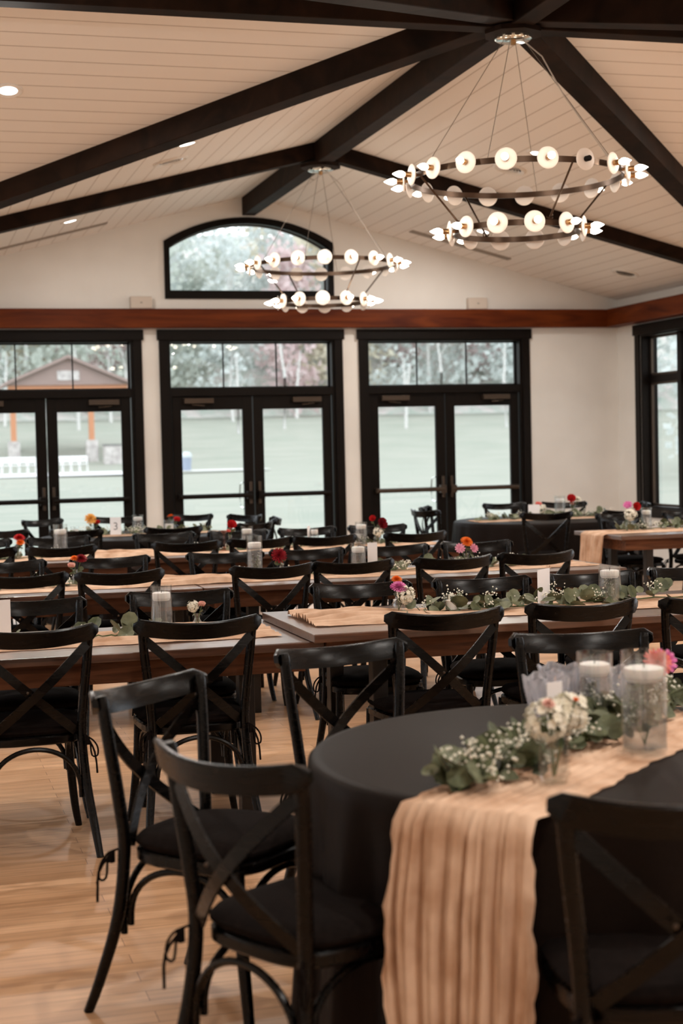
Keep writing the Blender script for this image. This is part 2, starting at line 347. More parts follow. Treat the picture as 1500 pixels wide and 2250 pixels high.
# ------------------------------------------------------------------ doors
def make_door(idx, X):
    d = struct(empty('door_%d' % idx, (X, 0, 0)))
    c = MB()
    for s in (1, -1): c.box(*sorted((s*.955, s*1.05)), -.025, .0, 0, 2.74)
    c.build('casing', trim_m, d, bevel=.003)
    MB().box(-1.07, 1.07, -.04, 0, 2.735, 2.85).build('header', trim_m, d, bevel=.003)
    j = MB()
    for s in (1, -1): j.box(*sorted((s*.925, s*.96)), -.0, .2, 0, 2.74)
    j.box(-.925, .925, 0, .2, 2.715, 2.74); j.box(-.925, .925, .0, .2, 2.115, 2.205)
    j.build('jamb', trim_m, d, bevel=.003)
    t = MB(); t.box(-.925,.925,.12,.15,2.205,2.22); t.box(-.925,.925,.12,.15,2.70,2.715)
    for s in (1,-1): t.box(*sorted((s*.908,s*.925)), .12,.15,2.205,2.715)
    tf = t.build('transom_frame', trim_m, d)
    for x in (-.306, .306): MB().box(x-.007, x+.007, .125, .145, 2.22, 2.70).build('muntin', trim_m, tf)
    MB().box(-.908, .908, .132, .138, 2.22, 2.70).build('glass_pane', pane_m, tf)
    for s in (1, -1):
        a, b = sorted((s*.004, s*.915)); g0, g1 = sorted((s*.118, s*.812))
        l = MB(); l.box(a, g0, .04, .085, .01, 2.116); l.box(g1, b, .04, .085, .01, 2.116); l.box(g0, g1, .04, .085, 1.962, 2.116); l.box(g0, g1, .04, .085, .01, .27)
        lf = l.build('door_leaf', trim_m, d, bevel=.003)
        MB().box(g0, g1, .058, .066, .27, 1.962).build('glass_pane', pane_m, lf)
        pb = MB(); pb.tube([(s*.05,-.03,1.0),(s*.86,-.03,1.0)], .027, 10); pb.box(*sorted((s*.03,s*.1)), -.05, .04, .955, 1.045); pb.box(*sorted((s*.80,s*.88)), -.045, .04, .975, 1.025)
        pb.build('push_bar', bronze_m if idx == 3 else trim_m, lf, smooth=False, bevel=.004)
        MB().box(*sorted((s*.035,s*.068)), -.005, .04, .90, 1.15).build('latch_plate', bronze_m, lf, bevel=.006)
        cl = MB(); cx = s*.62; cl.box(cx-.165, cx+.165, -.035, .04, 2.035, 2.09); cl.tube([(cx+s*.08,-.02,2.035),(cx+s*.08,-.02,2.02),(cx,-.06,2.012),(cx-s*.06,-.02,2.01)], .008, 6)
        cl.build('door_closer', bronze_m, lf, bevel=.004)
        if s == -1 and idx > 1:
            ph = MB(); ph.tube([(-.12,.09,1.14),(-.145,.15,1.12),(-.15,.16,.99),(-.145,.15,.87),(-.12,.09,.85)], .009, 8); ph.build('pull_handle', chrome_m, lf, smooth=True)
    MB().box(-1.05, 1.05, 0, .22, 0, .012).build('threshold', bronze_m, d)
    return d
for i, x in enumerate(dx): make_door(i+1, x)
# arched window
aw = struct(empty('window_1', (0, 0, 0)))
def arch_ring(wo, zo0, zso, zao, wi, zi0, zsi, zai, y0, y1, name, m_, parent):
    O = [(wo, zo0)]+arch(wo, 0, zso, zao)+[(-wo, zo0)]; I = [(wi, zi0)]+arch(wi, 0, zsi, zai)+[(-wi, zi0)]
    n = len(O); vs = [(x,y0,z) for x,z in O]+[(x,y0,z) for x,z in I]+[(x,y1,z) for x,z in O]+[(x,y1,z) for x,z in I]; fs = []
    for i in range(n):
        j = (i+1) % n; fs += [(i,j,n+j,n+i),(2*n+i,3*n+i,3*n+j,2*n+j),(i,2*n+i,2*n+j,j),(n+i,n+j,3*n+j,3*n+i)]
    return MB().add(vs, fs).build(name, m_, parent)
arch_ring(.965, 3.19, 3.825, 4.096, .908, 3.272, 3.775, 4.045, -.025, 0, 'casing', trim_m, aw)
arch_ring(.93, 3.26, 3.80, 4.07, .90, 3.285, 3.76, 4.03, .0, .2, 'jamb', trim_m, aw)
sf = arch_ring(.905, 3.28, 3.765, 4.035, .888, 3.297, 3.755, 4.018, .12, .15, 'sash', bronze_m, aw)
ol = [(.888, 3.297)]+arch(.888, 0, 3.755, 4.018)+[(-.888, 3.297)]
MB().poly([(x,.133,z) for x,z in ol], (0,.005,0)).build('glass_pane', pane_m, sf)
# side window in the right wall
def side_window(name, sx, y0, y1, px=HX, n_l=2, z0=.72, z1=2.74, zb=(2.13, 2.25)):
    w = struct(empty(name, (0,0,0)))
    def bx(mb, xa, xb, a, b, c, d): mb.box(*sorted((sx*(px+xa), sx*(px+xb))), a, b, c, d)
    c = MB(); bx(c,-.025,0,y1,y1+.11,z0-.09,z1); bx(c,-.025,0,y0-.11,y0,z0-.09,z1); bx(c,-.03,0,y0,y1,z0-.1,z0+.01); c.build('casing', trim_m, w, bevel=.003)
    h = MB(); bx(h,-.04,0,y0-.13,y1+.13,z1-.01,z1+.11); h.build('header', trim_m, w, bevel=.003)
    j = MB(); bx(j,0,.2,y1-.03,y1+.0,z0,z1); bx(j,0,.2,y0,y0+.03,z0,z1); bx(j,0,.2,y0,y1,z0,z0+.03); bx(j,0,.2,y0,y1,z1-.03,z1); bx(j,.09,.16,y0,y1,zb[0],zb[1]); 
    L = (y1-y0)/n_l
    for k in range(1, n_l): bx(j,.05,.18,y0+L*k-.04,y0+L*k+.04,z0,z1)
    j.build('frame', trim_m, w, bevel=.004)
    for k in range(n_l):
        for (c0, c1) in ((z0+.03, zb[0]), (zb[1], z1-.03)):
            a, b = y0+L*k+.04, y0+L*(k+1)-.04
            s_ = MB(); bx(s_,.10,.13,a,a+.03,c0,c1); bx(s_,.10,.13,b-.03,b,c0,c1); bx(s_,.10,.13,a,b,c0,c0+.025); bx(s_,.10,.13,a,b,c1-.025,c1)
            so = s_.build('sash', bronze_m, w)
            g = MB(); bx(g,.112,.118,a+.03,b-.03,c0+.025,c1-.025); g.build('glass_pane', pane_m, so)
side_window('window_2', 1, -3.05, -.60, n_l=3, zb=(2.175,2.26))
side_window('window_3', -1, -3.05, -.60, n_l=3, zb=(2.175,2.26))

# ------------------------------------------------------------------ ceiling fittings
def slope_frame(x, y, nave=True):
    z = cz(x, y)
    nrm = Vector((-M_*(1 if x > 0 else -1), 0, -1)) if nave else Vector((0, -M_*(1 if y > YH else -1), -1))
    return Vector((x,y,z)), nrm.normalized()
def downlight(x, y, nave, label, lit=1.):
    p, nv = slope_frame(x, y, nave)
    t = empty('recessed_light', p, label=label, cat='ceiling light', group='recessed ceiling lights')
    MB().lathe([(.062,0),(.098,0),(.098,.008),(.09,.012),(.062,.006)], (0,0,0), 28, nv, False).build('trim_ring', white_m, t, smooth=True)
    MB().lathe([(.062,.001),(.062,.004)], (0,0,0), 28, nv).build('lens', lens_m, t)
    ld = bpy.data.lights.new('lamp', 'AREA'); ld.shape = 'DISK'; ld.size = .12; ld.energy = LAMP*lit; ld.color = WARM
    lo = bpy.data.objects.new('lamp', ld); C.objects.link(lo); lo.parent = t; lo.location = nv*.02
    lo.rotation_euler = Vector((0,0,-1)).rotation_difference(nv).to_euler()
DL = [(-3.04,-6.31,0,'glowing recessed light at the left edge, above the big left beam'), (-1.56,-4.82,1,'recessed light beside the round vent between the two left rafters'),
      (-2.15,-1.62,1,'small recessed light by the long slot vent on the left'), (1.46,-4.74,1,'recessed light seen just above the near chandelier ring'),
      (2.21,-1.49,1,'recessed light seen between the two rings of the near chandelier')]
for x, y, nv, l in DL: downlight(x, y, nv, l, (.8 if x > 0 else .45) if y > -2 else .9)
WHR = ['right of the crossing','camera side left of the crossing','camera side right of the crossing','left cross wing, garden side','right cross wing, garden side','left cross wing, camera side','right cross wing, camera side','nave behind the foreground table, left','nave behind the foreground table, right','nave above the camera, left','nave above the camera, right','nave end behind the camera, left','nave end behind the camera, right']
for i, (x, y, nv) in enumerate([(3.04,-6.31,0),(-3.04,-9.3,0),(3.04,-9.3,0),(-6.5,-6.3,0),(6.5,-6.3,0),(-6.5,-9.3,0),(6.5,-9.3,0),(-1.5,-12.9,1),(1.5,-12.9,1),(-2.2,-15.5,1),(2.2,-15.5,1),(-2.2,-18,1),(2.2,-18,1)]):  # unseen lights, added to give the room more lamp light
    downlight(x, y, nv, 'added recessed ceiling light beyond the frame, '+WHR[i], 1.)
def round_vent(x, y, label, dark=False):
    p, nv = slope_frame(x, y)
    t = empty('ceiling_vent', p, label=label, cat='vent', group='round ceiling vents')
    MB().lathe([(.105,0),(.15,0),(.15,.01),(.135,.018),(.105,.008)], (0,0,0), 32, nv, False).build('rim', white_m, t, smooth=True)
    for r in (.085, .06, .035): MB().lathe([(r-.006,.003),(r,.004),(r+.004,.014),(r-.004,.012)], (0,0,0), 28, nv, False).build('louvre', vent_m if dark else white_m, t, smooth=True)
    MB().lathe([(.105,-.02),(.105,.0015)], (0,0,0), 28, nv).build('duct', duct_m, t)
round_vent(-1.57, -4.10, 'round white ceiling vent between the two left rafters')
round_vent(1.48, -4.06, 'round white ceiling vent behind the near chandelier ring')
round_vent(3.99-.12, -1.47, 'round dark-slatted ceiling vent near the right wall', True)
def slot_vent(xa, xb, y, label):
    s = 1 if xa > 0 else -1
    za, zb = AP-M_*abs(xa), AP-M_*abs(xb)
    t = empty('slot_vent', (0,0,0), label=label, cat='vent', group='long slot vents by the gable wall')
    for dy in (-.045, 0, .045): 
        MB().add([(xa,y+dy-.012,za-.001),(xb,y+dy-.012,zb-.001),(xb,y+dy+.012,zb-.001),(xa,y+dy+.012,za-.001),(xa,y+dy-.012,za-.012),(xb,y+dy-.012,zb-.012),(xb,y+dy+.012,zb-.012),(xa,y+dy+.012,za-.012)], [(0,3,2,1),(4,5,6,7),(0,1,5,4),(1,2,6,5),(2,3,7,6),(3,0,4,7)]).build('slat', vent_m, t)
slot_vent(-3.6, -1.67, -.72, 'long slot vent on the ceiling left of the arched window'); slot_vent(1.71, 2.88, -.57, 'long slot vent on the ceiling right of the arched window')
for x, l in ((-1.24, 'beige wall box left of the arched window, on the red-brown beam'), (2.68, 'beige wall box right of the arched window, on the red-brown beam')):
    t = empty('wall_box', (x, -.03, 3.074), label=l, cat='box', group='boxes on the wall beam')
    MB().box(-.118,.118,-.055,.03,0,.135).build('housing', box_m, t, bevel=.01); MB().box(-.012,.012,-.06,-.055,.06,.075).build('indicator', vent_m, t)

# ------------------------------------------------------------------ chandeliers
def chandelier(y, phase_u, phase_l, near_ang, label, scale=1., missing=None):
    t = empty('chandelier', (0, y, 4.09), label=label, cat='chandelier', group='two-ring chandeliers')
    z0 = -4.09
    blk = MB(); blk.lathe([(.19,4.093+z0),(.19,4.125+z0)], (0,0,0), 8); blk.build('mounting_block', beam_m, t)
    MB().lathe([(0,4.055+z0),(.105,4.06+z0),(.118,4.068+z0),(.118,4.092+z0),(0,4.092+z0)], (0,0,0), 40).build('canopy', chrome_m, t, smooth=True)
    MB().lathe([(0,4.03+z0),(.016,4.032+z0),(.018,4.06+z0)], (0,0,0), 16).build('canopy_finial', brass_m, t, smooth=True)
    def pt(r, a, z): return (r*math.cos(a), r*math.sin(a), z+z0)
    rings = [(.655*scale, 3.195, 18, phase_u), (.388*scale, 2.862, 12, phase_l)]
    for (r, z, nb, ph), nm in zip(rings, ('upper_ring', 'lower_ring')):
        path = [pt(r, 2*PI*i/96, z) for i in range(96)]
        MB().strip(path, .036, .010, closed=True).build(nm, ring_m, t, smooth=True)
    for off in (-14, -55, 168, 63):
        a = R(near_ang+off); MB().tube([pt(.07,a,4.06), pt(rings[0][0],a,3.213)], .0022, 5).build('cable', cable_m, t)
    a = R(near_ang+62); MB().tube([pt(.06,a,4.06), pt(.2,a,3.93), pt(.35,a,3.66), pt(rings[0][0]-.01,a,3.213)], .0045, 6).build('power_cord', cord_m, t)
    for off in (30, 120, -150, -60):
        a = R(near_ang+off); ro = MB(); A, B = pt(rings[0][0],a,3.18), pt(rings[1][0],a,2.885); ro.tube([A, B], .0065, 8)
        rd = ro.build('rod', ring_m, t); MB().tube([(B[0]+.02*math.cos(a+1.5*math.sin(q)), B[1]+.02*math.sin(a+1.5*math.sin(q)), B[2]+.012+.014*math.cos(q)) for q in [i*.5 for i in range(11)]], .004, 6).build('hook', ring_m, rd)
    k = 0
    for (r, z, nb, ph) in rings:
        for i in range(nb):
            a = R(near_ang+ph+360*i/nb); ax = Vector((math.cos(a), math.sin(a), 0)); p = Vector(pt(r, a, z))
            if k == 0:
                ds = MB().lathe([(0,.030),(.058,.030),(.066,.034),(.066,.038),(.058,.042),(0,.042)], (0,0,0), 28, (1,0,0)); d0 = ds.build('glass_disc', disc_m, t, smooth=True)
                so = MB().lathe([(.010,.0),(.010,.043),(.017,.043),(.017,.078),(.014,.082)], (0,0,0), 14, (1,0,0)).build('socket', brass_m, d0, smooth=True)
                bu = MB().lathe([(.010,.080),(.013,.086),(.0215,.104),(.021,.118),(.0145,.138),(.007,.152),(.002,.162)], (0,0,0), 14, (1,0,0)).build('bulb', bulb_m, d0, smooth=True)
                protos = (d0, so, bu)
            else:
                d0 = protos[0].copy(); C.objects.link(d0); d0.parent = t
                so = protos[1].copy(); C.objects.link(so); so.parent = d0
                if k != missing:
                    bu = protos[2].copy(); C.objects.link(bu); bu.parent = d0
            d0.location = p; d0.rotation_euler = (0,0,a)
            if k == missing:
                so.data = so.data.copy(); so.data.materials[0] = trim_m; so['label'] = 'empty dark socket without a bulb'
            k += 1
    return t
chandelier(YH, -4.5, -15.5, -112.4, 'large two-ring bronze chandelier with glass discs, nearer of the two', 1.03, missing=2)
chandelier(Y1, 1.5, -1., -105.3, 'two-ring bronze chandelier with glass discs hanging before the arched window')

# ------------------------------------------------------------------ chair
def make_chair():
    t = empty('cross_back_chair', (0,0,0))
    def sm(P, k=5):   # catmull-rom smoothing
        P = [Vector(p) for p in P]; o = []
        for i in range(len(P)-1):
            a, b, c, d = P[max(i-1,0)], P[i], P[i+1], P[min(i+2,len(P)-1)]
            for j in range(k):
                u = j/k; o.append(.5*((2*b)+(c-a)*u+(2*a-5*b+4*c-d)*u*u+(-a+3*b-3*c+d)*u**3))
        o.append(P[-1]); return o
    for s in (1, -1):
        path = sm([(s*.222,-.315,0),(s*.212,-.275,.10),(s*.192,-.225,.27),(s*.182,-.205,.45),(s*.190,-.212,.58),(s*.207,-.226,.74),(s*.217,-.240,.868)])
        rr = [.0135+.0045*min(1, i/10) for i in range(len(path))]; rr[-1] = .014
        MB().tube(path, rr, 10, up=(0,1,0)).build('leg', chair_m, t, smooth=True)
    for s in (1, -1):
        path = sm([(s*.222,.225,0),(s*.205,.205,.10),(s*.188,.178,.28),(s*.182,.170,.435)]); MB().tube(path, [.0135+.004*min(1,i/8) for i in range(len(path))], 10, up=(0,1,0)).build('leg', chair_m, t, smooth=True)
    def seat_outline(g, n=40):
        o = []
        for i in range(n):
            a = 2*PI*i/n; c, s_ = math.cos(a), math.sin(a); e = .55
            x = math.copysign(abs(c)**e, c)*(.205+g); y = math.copysign(abs(s_)**e, s_)*(.205+g)
            x *= 1+.06*(y/.2); o.append((x, y-.005))
        return o
    def slab(g0, z0, z1, rnd, name, m_, top=0):
        prof = [(g0-rnd, z0), (g0, z0+rnd), (g0, z1-rnd), (g0-rnd, z1)]; n = 40; vs = []; fs = []
        for g, z in prof: vs += [(x,y,z) for x,y in seat_outline(g, n)]
        for i in range(3):
            for a in range(n): fs.append((i*n+a, i*n+(a+1)%n, (i+1)*n+(a+1)%n, (i+1)*n+a))
        # domed top
        vs += [(x,y,z1+top*.7) for x,y in seat_outline(g0-rnd-.05, n)]; vs.append((0,0,z1+top)); b = 3*n
        for a in range(n): fs.append((b+a, b+(a+1)%n, b+n+(a+1)%n, b+n+a)); fs.append((b+n+a, b+n+(a+1)%n, b+2*n))
        fs.append(tuple(range(n-1,-1,-1)))
        return MB().add(vs, fs).build(name, m_, t, smooth=True)
    slab(.004, .420, .455, .006, 'seat', chair_m)
    cu = slab(.006, .457, .492, .014, 'seat_cushion', cush_m, .012)
    for s in (1, -1):
        tie = MB(); x0, y0 = s*.200, -.235
        tie.tube(sm([(s*.17,-.19,.462),(x0,y0,.445),(x0+s*.02,y0-.01,.43),(x0+s*.034,y0-.015,.405),(x0+s*.032,y0-.018,.375),(x0+s*.012,y0-.012,.375),(x0+s*.008,y0-.008,.425)], 3), .0035, 5)
        tie.tube(sm([(x0,y0,.44),(x0+s*.02,y0-.03,.39),(x0+s*.028,y0-.03,.31)], 3), .004, 5); tie.box(x0-.007,x0+.007,y0-.008,y0+.006,.415,.445)
        tie.build('tie', cush_m, cu)
    # curved top rail behind the posts
    nn = 22; vs = []; fs = []; 
    for i in range(nn+1):
        u = -1+2*i/nn; x = u*.247; y = -.250-.066*(1-u*u); 
        e = max(0, abs(u)-.90)/.10; hh = .032*math.sqrt(max(.0, 1-.85*e*e)); y += .012*e*e
        zc = .853-.022*(1-u*u); th = .0095
        dxy = Vector((1, .1*u*2*.5/.247*1, 0)).normalized(); nv = Vector((-dxy.y, dxy.x, 0))
        for (b, z) in ((-1,-hh),(-1.0,hh-.006),(-.5,hh),(.5,hh),(1,hh-.006),(1,-hh)):
            vs.append((x+nv.x*th*b, y+nv.y*th*b-(z)*.20, zc+z))
    for i in range(nn):
        for a in range(6): fs.append((i*6+a, i*6+(a+1)%6, (i+1)*6+(a+1)%6, (i+1)*6+a))
    fs.append(tuple(range(5,-1,-1))); fs.append(tuple(nn*6+a for a in range(6)))
    MB().add(vs, fs).build('top_rail', chair_m, t, smooth=True)
    for s in (1, -1):
        off = .006*s
        P = []
        for i in range(15):
            u = i/14; x = s*(-.212+.372*u); z = .805-.340*u; y = -.236+.030*u-.056*math.sin(PI*u)+off
            P.append((x, y, z))
        MB().strip(P, .034, .008, up=(0,-1,0)).build('cross_brace', chair_m, t) if False else MB().sweep(P, lambda i: [(-.017,-.004),(.017,-.004),(.017,.004),(-.017,.004)], up=(0,-1,0)).build('cross_brace', chair_m, t)
    MB().lathe([(.005,0),(.005,.003),(0,.0045)], (-.026,-.2945,.635), 10, (0,-1,0)).build('bolt', bronze_m, t)
    # bentwood arches under the seat
    def arch_b(A, B, zl, name='arch_brace'):
        A, B = Vector(A), Vector(B); P = []
        for i in range(25):
            u = i/24; a = PI*(1-u); q = (1-math.cos(PI*u))/2
            p = A.lerp(B, q); p.z = zl+(.408-zl)*math.sin(a)**.75; P.append(p)
        MB().tube(P, .0095, 8, up=(0,0,1) if False else (A-B).cross(Vector((0,0,1)))).build(name, chair_m, t, smooth=True)
    arch_b((-.172,-.222,0),(.172,-.222,0), .215)
    arch_b((-.172,.185,0),(.172,.185,0), .245)
    for s in (1,-1): arch_b((s*.176,-.195,0),(s*.176,.165,0), .245)
    return t
proto = make_chair()
used = [False]
def chair(x, y, ang, far, label, group):
    """(x, y) is the middle between the two ends of the top rail, as seen from above"""
    th = R(ang+(180 if far else 0)); off = Matrix.Rotation(th, 3, 'Z') @ Vector((0, .250, 0))
    loc = (x+off.x, y+off.y, 0)
    if not used[0]:
        used[0] = True; proto.location = loc; proto.rotation_euler = (0,0,th); tag(proto, label, 'chair', group); return proto
    c = copy_tree(proto, None, loc, th, label, group); c['category'] = 'chair'; return c
ordn = ['first', 'second', 'third', 'fourth', 'fifth', 'sixth', 'seventh']
ROWN = {'A': 'front', 'B': 'middle', 'C': 'rear'}
ROWS = {
 'A': [(-3.367,-11.153,2.3),(-2.735,-11.14,0),(-1.79,-11.311,.8),(-1.19,-11.273,.6),(-.631,-11.332,.5)],
 'AF': [(-3.288,-10.068,-4.7),(-2.606,-9.99,-4.8),(-1.752,-10.023,-6),(-1.155,-10.054,-5.3),(-.588,-10.06,-.3),(.002,-9.984,-1.3)],
 'B': [(-3.207,-8.532,1.8),(-2.691,-8.60,5),(-1.856,-8.66,5),(-1.373,-8.60,1.7),(-.783,-8.64,5),(-.24,-8.564,2.3)],
 'BF': [(-3.231,-7.48,1.8),(-2.599,-7.465,-2.7),(-1.88,-7.47,-5),(-1.347,-7.47,-4),(-.776,-7.47,-2.8),(-.196,-7.46,-5)],
 'C': [(-3.307,-6.031,-3.1),(-2.763,-6.12,-3.1),(-1.894,-6.18,-4),(-1.338,-6.09,3.2),(-.863,-6.10,-1.3),(-.17,-6.12,1.3)],
 'CF': [(-3.269,-4.95,-.2),(-2.67,-4.93,2.0),(-1.855,-4.94,-.4),(-1.264,-4.95,-.1),(-.691,-4.93,3.3),(-.102,-4.95,-5)]}
for key, L in ROWS.items():
    far = key.endswith('F') and len(key) == 2; row = ROWN[key[0]]
    for i, (x, y, a) in enumerate(L):
        side = 'far side' if far else 'near side'
        chair(x, y, a, far, 'black cross-back chair, %s from left, %s of the %s farm table row' % (ordn[i], side, row), 'chairs along the %s farm table row' % row)
gD = 'chairs around the left round table'
for x, y, a, far, l in [(-2.96,-3.42,-50,0,'left front, at the left picture edge'),(-2.507,-1.60,31,1,'back left, turned before the left double door'),(-2.42,-3.86,-30,0,'front, back to the camera, below the yellow flower'),
    (-1.77,-1.52,-3,1,'behind the number 3 card'),(-1.62,-4.02,-3,0,'front middle, back to the camera'),(-1.04,-1.60,-30,1,'back right, before the middle double door'),(-.60,-2.15,-60,1,'right end'),
    (-.86,-3.75,38,0,'front right, curved rail towards the camera'),(-.50,-2.95,80,0,'far right end, seen edge-on')]:
    chair(x, y, a, far, 'cross-back chair at left round table, '+l, gD)
gE = 'chairs around the rear right round table'
for x, y, a, far, l in [(2.38,-1.52,-2,1,'behind the blank card'),(2.97,-1.75,-22,1,'behind the red flower by the wall'),(1.86,-3.86,-10,0,'front, its open X against the black cloth'),
    (2.60,-3.90,20,0,'front right, behind the farm table end'),(1.17,-2.45,-75,0,'left, seen edge-on before the door'),(1.42,-1.75,-118,0,'back left, tall pale-lit post before the door'),(3.52,-2.50,68,0,'right end, below the side window')]:
    chair(x, y, a, far, 'cross-back chair at rear right round table, '+l, gE)
gF = 'chairs at the right farm table'
for x, y, a, far, l in [(2.30,-4.46,4,1,'far side, nearest the runner end'),(2.93,-4.50,3,1,'far side, by the candle cylinder'),(2.66,-5.74,0,0,'near side, only seat and legs in view')]:
    chair(x, y, a, far, 'cross-back chair at right farm table, '+l, gF)
gG = 'chairs around the foreground round table'
for x, y, a, far, l in [(-3.164,-12.707,42.4,1,'far left, pale light on its rail'),(-3.16,-13.769,-61.7,0,'left front, brown-edged curved rail'),(-2.458,-12.18,14.8,1,'back left, blue light on its rail and cross'),
    (-1.63,-12.22,-9,1,'back right, behind the candle cylinders'),(-2.45,-14.45,-14,0,'nearest the camera at bottom right')]:
    chair(x, y, a, far, 'cross-back chair at foreground round table, '+l, gG)

# ------------------------------------------------------------------ tables
def farm_table(x0, x1, y0, y1, z, label):
    t = empty('farm_table', ((x0+x1)/2, (y0+y1)/2, 0), label=label, cat='table', group='brown wooden farm tables')
    a, b = (x1-x0)/2, (y1-y0)/2
    MB().box(-a, a, -b, b, z-.034, z).build('tabletop', table_m, t, bevel=.004)
    ap = MB(); ap.box(-a+.09, a-.09, -b+.06, -b+.085, z-.125, z-.034); ap.box(-a+.09, a-.09, b-.085, b-.06, z-.125, z-.034); ap.box(-a+.065, -a+.09, -b+.06, b-.06, z-.125, z-.034); ap.box(a-.09, a-.065, -b+.06, b-.06, z-.125, z-.034)
    ap.build('apron', apron_m, t, bevel=.002)
    for sx in (1,-1):
        for sy in (1,-1): MB().box(sx*(a-.30)-.032, sx*(a-.30)+.032, sy*(b-.13)-.032, sy*(b-.13)+.032, 0, z-.034).build('leg', leg_m, t, bevel=.004)
    return t
TZ = .745
TAB = {}
farm_table(-4.66, -2.21, -11.05, -10.15, TZ, 'brown wooden farm table of the front row, left of the overlap')
farm_table(-2.27, .22, -11.12, -10.20, TZ+.036, 'brown wooden farm table of the front row, right, lapping over its neighbour')
farm_table(-4.66, -2.21, -8.45, -7.55, TZ, 'brown wooden farm table of the middle row, left one')
farm_table(-2.20, .40, -8.45, -7.55, TZ, 'brown wooden farm table of the middle row, right one')
farm_table(-4.66, -2.21, -5.93, -5.03, TZ, 'brown wooden farm table of the rear row, left one')
farm_table(-2.20, .33, -5.93, -5.03, TZ, 'brown wooden farm table of the rear row, right one')
farm_table(1.75, 4.2, -5.62, -4.70, TZ, 'brown wooden farm table at far right with gauze hanging over its end')

def round_table(x, y, r, z, label, clabel, seed):
    t = empty('round_table', (x, y, 0), label=label, cat='table', group='round tables under black cloths')
    MB().lathe([(0,z-.03),(r-.01,z-.03),(r-.005,z-.006),(0,z-.006)], (0,0,0), 48).build('tabletop', leg_m, t)
    for s in (1,-1):
        for q in (1,-1): MB().tube([(s*.3,q*.3,0),(s*.26,q*.26,z-.03)], .016, 8).build('leg', leg_m, t)
    rnd = random.Random(seed); n = 180; nf = rnd.randint(15, 19); ph = [rnd.uniform(0, 6.28) for _ in range(3)]
    prof = [(0.0,z,0),(r*.5,z+.0005,0),(r-.03,z,0),(r-.006,z-.002,0),(r+.006,z-.014,.02),(r+.010,z-.05,.12),(r+.016,z-.14,.35),(r+.025,z-.28,.65),(r+.035,z-.45,.9),(r+.045,z-.6,1.),(r+.05,.012,1.05)]
    vs = []; fs = []
    for rr, zz, am in prof[1:]:
        for i in range(n):
            a = 2*PI*i/n; w = .018*math.sin(nf*a+ph[0]+.8*math.sin(2*a))+.008*math.sin((nf*2+3)*a+ph[1])
            q = rr+am*w*1.25; vs.append((q*math.cos(a), q*math.sin(a), zz+(.0015*math.sin(3*a+ph[2]) if am == 0 and rr < r-.02 else 0)))
    vs.append((0,0,z+.0006)); k = len(prof)-1
    for i in range(k-1):
        for a in range(n): fs.append((i*n+a, i*n+(a+1)%n, (i+1)*n+(a+1)%n, (i+1)*n+a))
    for a in range(n): fs.append((k*n, a, (a+1)%n))
    c = MB().add(vs, fs).build('tablecloth', cloth_m, None, smooth=True, loc=(x, y, 0)); c.modifiers.clear()
    tag(c, clabel, 'tablecloth', 'black round tablecloths'); return t
round_table(-2.19, -13.45, .685, .752, 'round table in the right foreground, hidden under a black cloth', 'black cloth draped over the big foreground round table', 3)
round_table(-1.75, -2.75, .88, .75, 'round table by the left and middle doors, under a black cloth', 'black cloth over the left round table before the doors', 5)
round_table(2.32, -2.72, .89, .75, 'round table in the right rear corner, under a black cloth', 'black cloth over the round table in the right rear corner', 8)

# ------------------------------------------------------------------ runners
def runner(pts, wid, zf, label, seed, bunch=None, drape=None, amp=.014):
    """pts: centre line points on the table; drape: list of extra (x,y,z) points continuing over an edge (at the start)"""
    rnd = random.Random(seed); P = [Vector((*p, 0)) for p in pts]
    path = []
    for a, b in zip(P, P[1:]):
        k = max(2, int((b-a).length/.02)); path += [a.lerp(b, i/k) for i in range(k)]
    path.append(P[-1]); N = len(path); nv = 90
    phs = [(rnd.uniform(3, 26), rnd.uniform(0, 6.28), rnd.uniform(.5, 3)) for _ in range(7)]
    d0 = (P[-1]-P[0]).normalized(); side = Vector((-d0.y, d0.x, 0))
    cross = [Vector((p.x, p.y, zf)) for p in path]; dirs = [None]*N
    if drape: 
        cross = [Vector(q) for q in drape]+cross
    vs = []; fs = []; L = 0; n_d = len(drape) if drape else 0
    T = len(cross)
    for i, c in enumerate(cross):
        if i: L += (c-cross[i-1]).length
        hang = i < n_d
        b_ = 0
        if bunch is not None:
            b_ = math.exp(-((c.x-bunch)/.35)**2)
        wl = wid*(1+.05*math.sin(L*3.1+seed)+.03*math.sin(L*9.7+seed*2))
        for j in range(nv+1):
            v = -1+2*j/nv
            h = 0
            for f, p_, q in phs: h += math.sin(v*f+p_+math.sin(L*q+p_)*.9+.5*L)/7
            h2 = abs(h)*amp*(1+2.5*b_)+.012*b_*max(0, math.sin(L*14+v*6+seed))+.002
            if abs(v) > .93: h2 *= .35
            e = .004*math.sin(L*37+seed)+.003*math.sin(L*83) if abs(v) > .97 else 0
            q = c+side*(v*wl/2+e)
            if hang:
                th = v*11.5+seed+.5*math.sin(L*3.3+v*2)+.5*math.sin(v*4+1)
                w_ = .034*abs(math.sin(th))**.7+.016*abs(math.sin(th*2.3+1.7+L*1.5))+.006*math.sin(v*47+L*3)
                q = q-d0*(.008+w_*min(1,.35+max(0,.76-c.z)*3)); q += side*(.012*math.sin(L*5+seed)*v)
            else: q.z += h2
            vs.append(q)
    for i in range(T-1):
        for j in range(nv): a = i*(nv+1)+j; fs.append((a, a+1, a+nv+2, a+nv+1))
    o = MB().add(vs, fs).build('table_runner', gauze_m, None, smooth=True); o.modifiers.clear()
    s_ = o.modifiers.new('sub', 'SUBSURF'); s_.levels = 0; s_.render_levels = 0
    tag(o, label, 'table runner', 'peach gauze table runners'); return o
yA, yB, yC = -10.58, -8.0, -5.48
